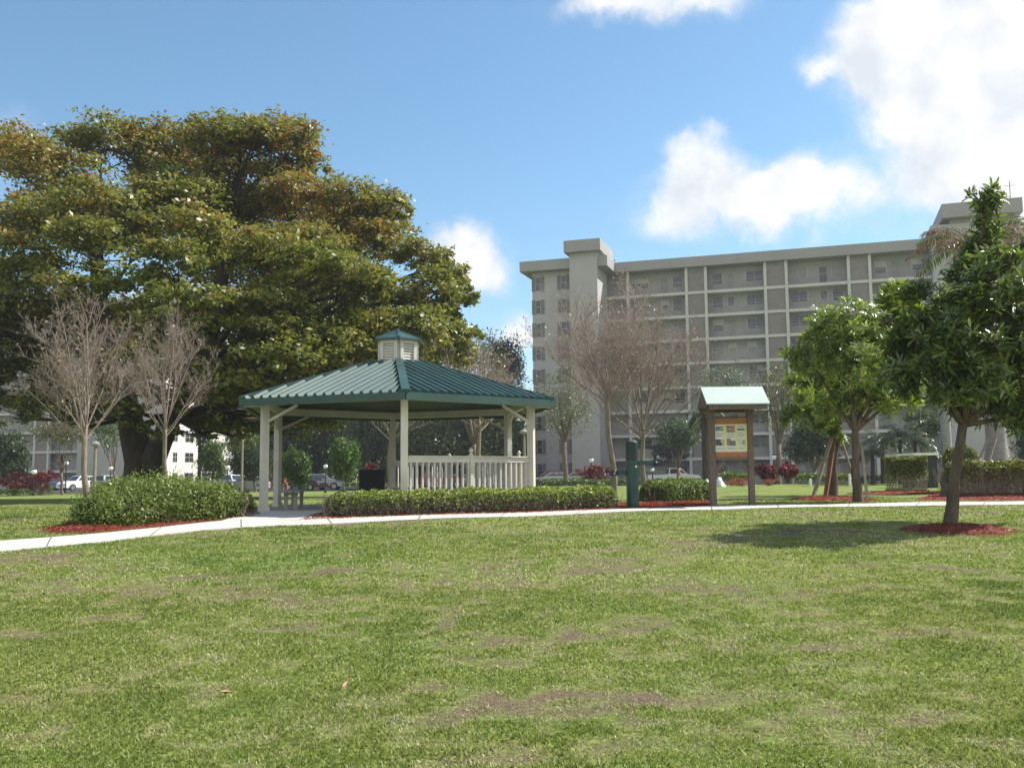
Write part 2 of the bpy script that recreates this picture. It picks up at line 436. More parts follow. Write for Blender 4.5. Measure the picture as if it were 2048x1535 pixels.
e[0].position = .30; e[0].color = (.115, .17, .038, 1); e[1].position = .72; e[1].color = (.35, .36, .14, 1)
e2 = e.new(.5); e2.color = (.215, .265, .07, 1)
L_.new(na.outputs['Fac'], r1.inputs['Fac'])
r2 = N_.new('ShaderNodeValToRGB'); e = r2.color_ramp.elements
e[0].position = .35; e[0].color = (.8, .98, .75, 1); e[1].position = .65; e[1].color = (1.12, 1.06, 1., 1)
L_.new(nb.outputs['Fac'], r2.inputs['Fac'])
mm = N_.new('ShaderNodeMix'); mm.data_type = 'RGBA'; mm.blend_type = 'MULTIPLY'; mm.inputs[0].default_value = 1
L_.new(r1.outputs[0], mm.inputs[6]); L_.new(r2.outputs[0], mm.inputs[7])
r3 = N_.new('ShaderNodeValToRGB'); e = r3.color_ramp.elements
e[0].position = .35; e[0].color = (.10, .075, .055, 1); e[1].position = .7; e[1].color = (.32, .24, .165, 1)
L_.new(nc.outputs['Fac'], r3.inputs['Fac'])
ad2 = N_.new('ShaderNodeMath'); ad2.operation = 'MULTIPLY_ADD'; L_.new(nc.outputs['Fac'], ad2.inputs[0]); ad2.inputs[1].default_value = .22; L_.new(ad.outputs['Fac'], ad2.inputs[2])
dm = N_.new('ShaderNodeMapRange'); L_.new(ad2.outputs[0], dm.inputs['Value']); dm.inputs['From Min'].default_value = .60; dm.inputs['From Max'].default_value = .82
mx = N_.new('ShaderNodeMix'); mx.data_type = 'RGBA'; L_.new(dm.outputs[0], mx.inputs[0]); L_.new(mm.outputs[2], mx.inputs[6]); L_.new(r3.outputs[0], mx.inputs[7])
r4 = N_.new('ShaderNodeValToRGB'); e = r4.color_ramp.elements
e[0].position = .36; e[0].color = (.52, .54, .5, 1); e[1].position = .66; e[1].color = (1.22, 1.18, 1.1, 1)
nd_ = N_.new('ShaderNodeTexNoise'); nd_.inputs['Scale'].default_value = 22; nd_.inputs['Detail'].default_value = 9; nd_.inputs['Roughness'].default_value = .85
L_.new(tc.outputs['Object'], nd_.inputs['Vector']); L_.new(nd_.outputs['Fac'], r4.inputs['Fac'])
m4 = N_.new('ShaderNodeMix'); m4.data_type = 'RGBA'; m4.blend_type = 'MULTIPLY'; m4.inputs[0].default_value = 1
L_.new(mx.outputs[2], m4.inputs[6]); L_.new(r4.outputs[0], m4.inputs[7])
L_.new(m4.outputs[2], b.inputs['Base Color']); b.inputs['Roughness'].default_value = .95; b.inputs['Specular IOR Level'].default_value = .15
bp = N_.new('ShaderNodeBump'); bp.inputs['Strength'].default_value = .7; bp.inputs['Distance'].default_value = .05
L_.new(nc.outputs['Fac'], bp.inputs['Height']); L_.new(bp.outputs[0], b.inputs['Normal'])
lawn = finish('lawn', me, m, smooth=True); tag(lawn, kind='structure')

# car parks: sheets on the ground in front of the buildings
def sheet(name, x0, x1, y0, y1, off, m, n=30):
    V = []; F = []
    gx = np.linspace(x0, x1, n); gy = np.linspace(y0, y1, 10)
    for yy in gy:
        for xx in gx: V.append((xx, yy, Z(xx, yy) + off))
    for j in range(9):
        for i in range(n - 1):
            a = j * n + i; F.append((a, a + 1, a + 1 + n, a + n))
    return tag(MB().add(V, F).build(name, m), kind='structure')
sheet('car_park', -80, 60, 96, 117, .05, M['asphalt'], 60)

def bed(name, label, px, py, rx, ry, h=.07, group='mulch beds', n=28):
    """low mound of red bark chips round something planted"""
    c = ground(px, py); mb = MB(); vs = []; fs = []
    rings = 5
    for i in range(rings):
        t = i / (rings - 1)
        for k in range(n):
            a = 2 * math.pi * k / n; w = 1 + .10 * math.sin(3 * a + px) + .06 * math.sin(5 * a + py) + .03 * math.sin(11 * a)
            x = c.x + rx * w * t * math.cos(a); y = c.y + ry * w * t * math.sin(a)
            vs.append((x, y, Z(x, y) + (h * (1 - t ** 2.2) if i < rings - 1 else -.02) + (.01 * rnd.random() if i < rings - 1 else 0)))
    for i in range(rings - 1):
        for k in range(n):
            a, b = i * n + k, i * n + (k + 1) % n; fs.append((a, a + n, b + n, b))
    mb.add(vs, fs)
    o = mb.build(name, M['mulch'], None, smooth=True); tag(o, label, 'mulch bed', group)
    POLYS.append(np.array([(c.x + rx * .96 * math.cos(t), c.y + ry * .96 * math.sin(t)) for t in np.linspace(0, 2 * math.pi, 24)[:-1]]))
    k = int(1500 * rx * ry); a = rng.random(k) * 2 * math.pi; r = np.sqrt(rng.random(k)) * 1.03
    x = c.x + rx * r * np.cos(a); y = c.y + ry * r * np.sin(a)
    C = np.stack([x, y, zt(x, y) + h * (1 - np.minimum(r, 1) ** 2.2) + .012], 1)
    D = unit(k); D[:, 2] *= .3; Nn = unit(k); Nn[:, 2] = np.abs(Nn[:, 2]) + .8
    leaf_obj('bark_chips', C, D, Nn, .04 + .05 * rng.random(k), .012 + .014 * rng.random(k),
             palette(k, [((.24, .045, .022), 4), ((.14, .028, .015), 3), ((.33, .085, .04), 2), ((.30, .18, .10), .7)]), M['grass'], o)
    return c
def strip_bed(name, label, front, back, off=.012):
    o = strip(name, G(front), G(back), off, M['mulch'], 80, 5, .03, .015)
    tag(o, label, 'mulch bed', 'mulch beds')
    A = resample(G(front), 200); B = resample(G(back), 200); k = 5000
    i = rng.integers(0, 200, k); t = rng.random(k)
    A = np.array(A)[i]; B = np.array(B)[i]; C = A + (B - A) * t[:, None] + rng.standard_normal((k, 3)) * np.array([.03, .03, 0])
    C[:, 2] = zt(C[:, 0], C[:, 1]) + off + .02
    D = unit(k); D[:, 2] *= .3; Nn = unit(k); Nn[:, 2] = np.abs(Nn[:, 2]) + .8
    leaf_obj('bark_chips', C, D, Nn, .04 + .05 * rng.random(k), .012 + .014 * rng.random(k),
             palette(k, [((.24, .045, .022), 4), ((.14, .028, .015), 3), ((.33, .085, .04), 2), ((.30, .18, .10), .7)]), M['grass'], o)

# ------------------------------------------------------------------ plants
def crown_pts(pads, per, shell=.55, clump=.22, flat=1.0, top=False, frac=.045):
    """leaf positions in ellipsoidal pads, gathered into small clumps; pads: (centre, rx, ry, rz)"""
    Cs, Ns = [], []
    for (c, rx, ry, rz) in pads:
        k = max(6, int(per * frac)); u = unit(k)
        if top: u[:, 2] = np.where(rng.random(k) < .8, np.abs(u[:, 2]), u[:, 2])
        rr = shell + (1 - shell) * rng.random((k, 1)) ** .5
        rr *= (.78 + .44 * rng.random((k, 1)))
        cc = u * rr
        w = rng.random(k) + .3; idx = rng.choice(k, per, p=w / w.sum())
        p = cc[idx] + rng.standard_normal((per, 3)) * clump * np.array([1, 1, flat])
        Cs.append(np.array(c) + p * np.array([rx, ry, rz])); Ns.append(u[idx])
    return np.concatenate(Cs), np.concatenate(Ns)
def px_pad(px, py, rx, ry, Y, deep=None):
    c = at(px, py, Y); s = Y / FPX
    return (np.array(c), rx * s, (deep if deep else rx * s), ry * s)
def limbs(mb, root, r0, targets, bend=.25, r1=.03):
    for t in targets:
        t = Vector(t); d = t - root; mid = root + d * .5 + Vector((0, 0, -bend * .3 * d.length)) + Vector((rnd.uniform(-1, 1), rnd.uniform(-1, 1), rnd.uniform(-.3, .6))) * d.length * .08
        pts = []
        for i in range(7):
            s = i / 6; pts.append(root * (1 - s) ** 2 + mid * 2 * s * (1 - s) + t * s * s)
        mb.tube(pts, [r0 + (r1 - r0) * (i / 6) ** .8 for i in range(7)], 6)
def leaf_tree(name, label, cat, base, pads, cols, leaf, per, trunk_r, fork=.35, group=None, bark='bark', m='leaf', up=.5, hexa=False,
              shell=.55, clump=.22, top=False, aspect=.5, fieldscale=None, lean=None, sprig=0.):
    t = thing(name, label, cat, base, 0, group)
    base = Vector(base)
    top_c = sum((Vector(p[0]) for p in pads), Vector()) / len(pads)
    z_low = min(p[0][2] - p[3] for p in pads)
    fz = max(base.z + .3, base.z + (top_c.z - base.z) * fork)
    f = Vector((base.x + (top_c.x - base.x) * .35, base.y + (top_c.y - base.y) * .35, fz)) if lean is None else Vector(lean)
    mb = MB(); d = f - base
    mb.tube([base + Vector((0, 0, -.15)), base + d * .04, base + d * .25 + Vector((rnd.uniform(-1, 1) * trunk_r * .5, 0, 0)), base + d * .6, f],
            [trunk_r * 1.5, trunk_r * 1.15, trunk_r, trunk_r * .92, trunk_r * .85], 10)
    tg = [tuple(p[0]) for p in pads]
    limbs(mb, f - d * .03, trunk_r * .6, tg, .1, trunk_r * .12)
    mb.build('trunk', M[bark], t, True, True)
    C, U = crown_pts(pads, per, shell, clump, top=top)
    n = len(C)
    Nn = U * .7 + unit(n) * .75 + np.array([0, 0, up]); D = unit(n) + U * .5; D[:, 2] -= .15
    fld = None if fieldscale is None else np.clip((noise3(C, fieldscale) - .25) * 1.9, 0, 1)
    Ls = leaf * (.65 + .7 * rng.random(n))
    leaf_obj('crown', C, D, Nn, Ls, Ls * aspect, palette(n, cols, .22, fld), M[m], t, hexa)
    return t
def rand_pads(px, py, rx, ry, Y, n=6, deep=None):
    out = []
    for i in range(n):
        a = rnd.random() * 6.28; r = math.sqrt(rnd.random()) * .62
        y = Y + rnd.uniform(-.55, .55) * (deep or rx * Y / FPX)
        f = rnd.uniform(.42, .62)
        out.append(px_pad(px + rx * r * math.cos(a), py + ry * r * math.sin(a), rx * f, ry * f, y))
    return out
def bg_tree(name, label, cat, px, py, rx, ry, Y, cols, leaf=.3, per=700, n=7, trunk=.12, group=None, base_px=None, **kw):
    b = onground(base_px if base_px is not None else px, Y)
    return leaf_tree(name, label, cat, b, rand_pads(px, py, rx, ry, Y, n), cols, leaf, per, trunk, group=group, **kw)

def bare_tree(name, label, base, fork, top, half, r, seed, n1=9, group='bare young trees', twig='twig', leaves=0, dense=1., bark='bark_pale', rise=.5):
    rr = random.Random(seed)
    t = thing(name, label, 'tree', base, 0, group)
    base, fork = Vector(base), Vector(fork); d = fork - base
    H = top - fork.z
    mb = MB()
    mb.tube([base + Vector((0, 0, -.1)), base + d * .03, base + d * .3 + Vector((r * .5, 0, 0)), base + d * .65 - Vector((r * .4, 0, 0)), fork, fork + Vector((r * .3, 0, H * .12))],
            [r * 1.7, r * 1.2, r, r * .9, r * .85, r * .45], 10)
    mb.build('trunk', M[bark], t, True, True)
    P0, P1, R0, R1, tips = [], [], [], [], []
    def grow(p, dv, ln, r0, lv, cnt):
        k = 5 if lv == 0 else 3 if lv < 3 else 2
        pts = [p]; q = p; dd = dv.normalized()
        for i in range(k):
            dd = (dd + Vector((rr.uniform(-1, 1), rr.uniform(-1, 1), rr.uniform(-.7, 1.0))) * (.13 + .06 * lv) + Vector((0, 0, .05 if lv < 2 else .02))).normalized()
            n_ = q + dd * (ln / k)
            ra = r0 * (1 - .62 * i / k); rb = r0 * (1 - .62 * (i + 1) / k)
            P0.append(q[:]); P1.append(n_[:]); R0.append(ra); R1.append(rb)
            q = n_; pts.append(q)
        tips.append(q[:])
        if lv >= len(cnt): return
        c = cnt[lv]
        for j in range(c):
            f = rr.uniform(.22, 1.); i = min(k - 1, int(f * k)); s = pts[i].lerp(pts[i + 1], f * k - i)
            ax = Vector((rr.uniform(-1, 1), rr.uniform(-1, 1), rr.uniform(-.35, .9))).normalized()
            nd = (dd * .75 + ax * .80).normalized()
            grow(s, nd, ln * rr.uniform(.34, .56) * (1.15 - .4 * f), max(.0028, r0 * .5 * (1 - .4 * f)), lv + 1, cnt)
    cnt = [int(7 * dense), int(6 * dense), int(4 * dense)]
    for i in range(n1):
        a = 2 * math.pi * (i * .382 + rr.uniform(-.06, .06)) ; k = (i + .4) / n1
        tilt = (.16 + 1.0 * k ** .75)
        tx = half * 1.12 * math.sin(min(1.4, tilt * 1.25)); tz = H * math.cos(tilt * .9) * rr.uniform(.85, 1.0)
        dv = Vector((math.cos(a) * tx, math.sin(a) * tx, max(tz, H * .2) * .8))
        st = fork + Vector((0, 0, H * .10 * (1 - k) - d.length * .03 * k))
        grow(st, dv, math.hypot(tx, tz) * .80, r * (.42 - .18 * k), 0, cnt)
    segs('branches', P0, P1, R0, R1, M[twig], t)
    if leaves:
        T = np.array(tips)[rng.integers(0, len(tips), leaves)] + rng.standard_normal((leaves, 3)) * .05
        n = leaves
        leaf_obj('sparse_leaves', T, unit(n), unit(n), .05 + .05 * rng.random(n), .025 + .02 * rng.random(n),
                 palette(n, [((.25, .18, .14), 3), ((.21, .20, .09), 1.4), ((.34, .25, .20), 1.5)]), M['leaf'], t)
    return t

def hedge(name, label, pts, width, height, cols, leaf=.06, per_m=3200, group=None, cat='hedge', boxy=.35, twigs=400, legs=.0, cols_low=None, ends=True, m='leaf', hvar=.08):
    """pts: ground points of the centre line"""
    base = Vector(pts[len(pts) // 2]); base.z = Z(base.x, base.y)
    t = thing(name, label, cat, base, 0, group)
    P = resample(pts, 60); A = np.array(P)
    ln = sum((P[i + 1] - P[i]).length for i in range(59))
    n = int(per_m * ln); s = rng.random(n) * 59; i = np.minimum(s.astype(int), 58); f = (s - i)[:, None]
    c = A[i] * (1 - f) + A[i + 1] * f
    tan = A[i + 1] - A[i]; tan[:, 2] = 0; tan /= np.linalg.norm(tan, axis=1, keepdims=True); nor = np.stack([-tan[:, 1], tan[:, 0], np.zeros(n)], 1)
    sl_ = s / 59 * ln; e = np.minimum(sl_, ln - sl_)
    endf = np.sqrt(np.clip(1 - (1 - np.clip(e / (width * .5), 0, 1)) ** 2, .02, 1)) if ends else 1
    a = (rng.random(n) * 1.16 - .08) * math.pi
    ca, sa = np.cos(a), np.sin(a)
    ex = 2. / (2 + 6 * boxy); ca = np.sign(ca) * np.abs(ca) ** ex; sa = np.sign(sa) * np.abs(sa) ** ex
    hh = height * (1 + hvar * 2 * (noise2(sl_, np.zeros(n), 1.3, rnd.random() * 50) - .5) + hvar * 1.6 * (noise2(sl_, a, 4., 3.) - .5))
    r = 1 - .38 * rng.random(n) ** 2.2
    r *= 1 + .10 * (noise2(sl_ * 6, a * 3, 1., 7.) - .5)
    off = ca * r * width * .5 * endf
    low = legs * height
    z = low + np.maximum(sa, -.05) * r * (hh * (.45 + .55 * endf) - low)
    C = c + nor * off[:, None]; C[:, 2] = zt(C[:, 0], C[:, 1]) + np.maximum(z, .02)
    U = nor * ca[:, None]; U[:, 2] += sa
    Nn = U * .8 + unit(n) * .7 + np.array([0, 0, .25]); D = unit(n) + U * .6
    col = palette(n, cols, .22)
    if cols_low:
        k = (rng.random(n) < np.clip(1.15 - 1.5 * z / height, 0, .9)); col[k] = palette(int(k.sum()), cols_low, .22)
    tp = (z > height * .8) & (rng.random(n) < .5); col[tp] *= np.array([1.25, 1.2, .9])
    Ls = leaf * (.65 + .7 * rng.random(n))
    leaf_obj('foliage', C, D, Nn, Ls, Ls * .55, col, M[m], t)
    if twigs:
        k = twigs; i = rng.integers(0, 59, k); c = A[i].copy(); tan = A[i + 1] - A[i]; nor = np.stack([-tan[:, 1], tan[:, 0], np.zeros(k)], 1); nor /= np.linalg.norm(nor, axis=1, keepdims=True)
        p0 = c + nor * ((rng.random((k, 1)) - .5) * width * .7); p0[:, 2] = zt(p0[:, 0], p0[:, 1])
        p1 = p0 + np.stack([rng.standard_normal(k) * .10, rng.standard_normal(k) * .10, height * (.45 + .5 * rng.random(k))], 1)
        segs('twigs', p0, p1, np.full(k, .007), np.full(k, .003), M['twig'], t)
    return t
def mound(name, label, pads, cols, leaf, per, group=None, cat='shrub', m='leaf', base=None, twigs=120):
    c = base or Vector(pads[0][0]); c = Vector((c[0], c[1], Z(c[0], c[1])))
    t = thing(name, label, cat, c, 0, group)
    C, U = crown_pts(pads, per, .62, .16)
    C[:, 2] = np.maximum(C[:, 2], zt(C[:, 0], C[:, 1]) + .03)
    n = len(C); Nn = U * .8 + unit(n) * .7 + np.array([0, 0, .3]); D = unit(n) + U * .6
    Ls = leaf * (.65 + .7 * rng.random(n))
    leaf_obj('foliage', C, D, Nn, Ls, Ls * .55, palette(n, cols, .24), M[m], t)
    if twigs:
        T = C[rng.integers(0, n, twigs)]; P0 = np.array([c[:]]) + rng.standard_normal((twigs, 3)) * np.array([.15, .15, 0])
        segs('stems', P0, T, np.full(twigs, .012), np.full(twigs, .004), M['twig'], t)
    return t

GREEN = [((.075, .12, .026), 3), ((.05, .085, .02), 2), ((.12, .165, .035), 2), ((.17, .20, .05), .6)]
DARKG = [((.042, .068, .022), 3), ((.030, .050, .018), 2), ((.068, .10, .028), 1.6)]
OLIVE = [((.10, .105, .035), 3), ((.14, .125, .05), 2), ((.075, .08, .03), 2), ((.17, .14, .06), 1)]
BRIGHT = [((.13, .19, .03), 3), ((.09, .14, .025), 2), ((.19, .235, .045), 2)]

# ------------------------------------------------------------------ gazebo
def build_gazebo():
    fz = cz; RP, RR = 3.32, 3.87; A0 = R(-80.9)
    ang = [A0 + k * math.pi / 3 for k in range(6)]           # 0 front, 1 right front, 2 right back, 3 back, 4 left back, 5 left front
    gb = thing('gazebo', 'hexagonal cream park gazebo with green ribbed metal roof and louvred cupola', 'gazebo', (GX, GY, fz))
    pt = lambda r, k, z: Vector((r * math.cos(ang[k % 6]), r * math.sin(ang[k % 6]), z))
    MB().lathe([(3.75, -.35), (3.75, .03)], n=6, rot=A0).build('floor', M['slabc'], gb)
    eave = 2.26; eu = eave + .11; RC = .62; zc = 3.37
    for k in range(6):
        p = pt(RP, k, 0); mb = MB(); mt = Matrix.Translation((p.x, p.y, 0)) @ Matrix.Rotation(ang[k], 4, 'Z')
        mb.box(-.072, .072, -.072, .072, .03, eave + .18, mt)
        post = mb.build('post', M['cream'], gb)
        sk = MB().box(-.092, .092, -.092, .092, .031, .14, mt)
        sk.build('post_collar', M['cream'], post)
    for k in range(6):
        a, b = pt(RP, k, eave + .10), pt(RP, k + 1, eave + .10); d = (b - a).normalized()
        MB().bar(a + d * .076, b - d * .076, .08, .17).build('beam', M['cream'], gb)
        a, b = pt(RP, k, eave - .34), pt(RP, k + 1, eave - .34)
        for p, s, kk in ((a, 1, k), (b, -1, (k + 1) % 6)):
            if kk in (0, 3): continue
            q = p + d * s * .80 + Vector((0, 0, .33)); MB().bar(p + d * s * .07, q, .05, .055).build('brace', M['cream'], gb)
        MB().bar(pt(RP + .1, k, eave + .02), pt(RR - .08, k, eave - .0), .07, .10).build('rafter_tail', M['cream'], gb)
    # roof
    for k in range(6):
        a, b = pt(RR, k, eu), pt(RR, k + 1, eu); c, d = pt(RC, k + 1, zc), pt(RC, k, zc)
        mid = (a + b) / 2; slope = ((c + d) / 2 - mid); L_ = slope.length; su = slope.normalized(); e = (b - a).normalized(); nn = e.cross(su).normalized()
        if nn.z < 0: nn = -nn
        mb = MB(); th = Vector((0, 0, -.03))
        mb.add([a, b, c, d, a + th, b + th, c + th, d + th], [(0, 1, 2, 3), (7, 6, 5, 4), (0, 4, 5, 1), (1, 5, 6, 2), (2, 6, 7, 3), (3, 7, 4, 0)])
        W, Wt = (b - a).length, (c - d).length; hgt = .072; w0, w1 = .055, .025
        nr = 18
        for i in range(nr):
            x = (i + .5) / nr * W - W / 2
            t1 = 1. if abs(x) < Wt / 2 else (W / 2 - abs(x)) / ((W - Wt) / 2)
            l1 = t1 * L_
            if l1 < .12: continue
            o = mid + e * x
            s0, s1 = o - su * .015, o + su * (l1 - .03)
            mb.add([s0 - e * w0, s0 + e * w0, s0 + e * w1 + nn * hgt, s0 - e * w1 + nn * hgt, s1 - e * w0, s1 + e * w0, s1 + e * w1 + nn * hgt, s1 - e * w1 + nn * hgt],
                   [(3, 2, 1, 0), (4, 5, 6, 7), (0, 4, 7, 3), (3, 7, 6, 2), (2, 6, 5, 1)])
        mb.build('roof_panel', M['roofgreen'], gb)
        MB().bar(pt(RR + .02, k, eu + .045), pt(RC, k, zc + .05), .17, .055).build('hip_cap', M['roofgreen'], gb)
        a2, b2 = pt(RR + .012, k, eu - .06), pt(RR + .012, k + 1, eu - .06); dd = (b2 - a2).normalized()
        MB().bar(a2, b2, .05, .15).build('fascia', M['roofgreen'], gb)
    # deck seen from below
    vs = [pt(RR - .07, k, eave + .02) for k in range(6)] + [pt(RC, k, zc - .12) for k in range(6)]
    MB().add(vs, [(k, (k + 1) % 6, (k + 1) % 6 + 6, k + 6) for k in range(6)]).build('roof_deck', M['roofunder'], gb)
    # cupola
    rc = .50; z0, z1 = zc - .16, 3.90
    cup = MB().lathe([(rc - .03, z0), (rc - .03, z1)], n=6, rot=A0).build('cupola', M['cream'], gb)
    for k in range(6):
        a, b = pt(rc, k, 0), pt(rc, k + 1, 0); e = (b - a).normalized(); nrm = Vector(((a.x + b.x) / 2, (a.y + b.y) / 2, 0)).normalized()
        W = (b - a).length; mid = (a + b) / 2
        lv = MB()
        for i in range(8):
            zz = z0 + .10 + (z1 - z0 - .18) * (i + .5) / 8; h = (z1 - z0 - .18) / 8
            o = mid + Vector((0, 0, zz)) - nrm * .02
            p = [o - e * W * .30 + nrm * .03 - Vector((0, 0, h * .42)), o + e * W * .30 + nrm * .03 - Vector((0, 0, h * .42)), o + e * W * .30 + Vector((0, 0, h * .42)), o - e * W * .30 + Vector((0, 0, h * .42))]
            lv.add(p + [v + Vector((0, 0, .012)) for v in p], [(0, 1, 2, 3), (7, 6, 5, 4), (0, 4, 5, 1), (1, 5, 6, 2), (2, 6, 7, 3), (3, 7, 4, 0)])
        lv.build('louvre', M['cream'], cup)
        fr = MB(); U = Vector((0, 0, 1)); g = nrm * .012
        for s in (-1, 1):
            fr.bar(mid + e * s * W * .36 + U * z0 + g, mid + e * s * W * .36 + U * z1 + g, .075, .05, up=nrm)
        fr.bar(mid - e * W * .32 + U * (z1 - .04) + g, mid + e * W * .32 + U * (z1 - .04) + g, .05, .08)
        fr.bar(mid - e * W * .32 + U * (z0 + .09) + g, mid + e * W * .32 + U * (z0 + .09) + g, .05, .10)
        fr.build('louvre_frame', M['cream'], cup)
    vs = [pt(.62, k, z1) for k in range(6)] + [pt(.62, k, z1 + .04) for k in range(6)] + [Vector((0, 0, z1 + .30))]
    MB().add(vs, [tuple(range(5, -1, -1))] + [(k, (k + 1) % 6, (k + 1) % 6 + 6, k + 6) for k in range(6)] + [(k + 6, (k + 1) % 6 + 6, 12) for k in range(6)]).build('cupola_roof', M['roofgreen'], gb)
    cr = MB()
    for k in range(6): cr.bar(pt(.625, k, z1 + .045), Vector((0, 0, z1 + .31)), .05, .025)
    cr.build('cupola_ridge', M['roofgreen'], gb)
    # railings: front right, right, back right
    for k in (0, 1, 2):
        a, b = pt(RP, k, 0), pt(RP, k + 1, 0); d = (b - a).normalized(); a, b = a + d * .08, b - d * .08; Lr = (b - a).length; U = Vector((0, 0, 1))
        rl = MB(); rl.bar(a + U * 1.075, b + U * 1.075, .05, .11); rl.bar(a + U * 1.14, b + U * 1.14, .10, .03); rl.bar(a + U * .17, b + U * .17, .045, .09)
        rail = rl.build('railing', M['cream'], gb)
        nb_ = 22
        for i in range(nb_):
            p = a + d * Lr * (i + .5) / nb_
            if abs((i + .5) / nb_ - .5) < .02: continue
            MB().bar(p + U * .21, p + U * 1.025, .038, .038, up=d).build('baluster', M['cream'], rail)
        p = a + d * Lr * .5
        mp = MB(); mp.bar(p + U * .03, p + U * 1.16, .085, .085, up=d); mp.lathe([(.055, 1.16), (.06, 1.18), (.03, 1.20), (.025, 1.22), (.048, 1.25), (.05, 1.28), (.03, 1.31), (.004, 1.33)], (p.x, p.y, 0), 10)
        mp.build('newel_post', M['cream'], rail)
    return gb, pt, RP, fz
gb, gpt0, RP, GZ = build_gazebo()
GS = 1.06; gb.scale = (GS, GS, GS); gpt = lambda r, k, z: gpt0(r, k, z) * GS
def bench(name, label, k, t0, t1, inset=.55):
    a, b = gpt(RP, k, 0), gpt(RP, k + 1, 0); d = (b - a).normalized(); inn = -(a + b).normalized(); Lr = (b - a).length
    p, q = a + d * Lr * t0 + inn * inset, a + d * Lr * t1 + inn * inset; mid = (p + q) / 2
    t = thing(name, label, 'bench', (GX + mid.x, GY + mid.y, GZ + .03), math.atan2(d.y, d.x), 'gazebo benches')
    h = (q - p).length / 2
    s = MB()
    for i in range(3): s.box(-h, h, -.21 + i * .145, -.08 + i * .145, .40, .445)
    s.build('seat', M['wood_grey'], t)
    for x in (-h + .18, h - .18):
        g = MB(); g.box(x - .04, x + .04, -.16, .16, .345, .395); g.box(x - .035, x + .035, -.15, -.06, 0, .344); g.box(x - .035, x + .035, .06, .15, 0, .344)
        g.build('leg', M['wood_grey'], t)
bench('bench', 'grey slatted bench inside gazebo between the two left posts', 4, .12, .88)
bench('bench', 'grey slatted bench along the far right railing of the gazebo', 2, .10, .9)
bench('bench', 'grey slatted bench along the right side railing of the gazebo', 1, .15, .85)

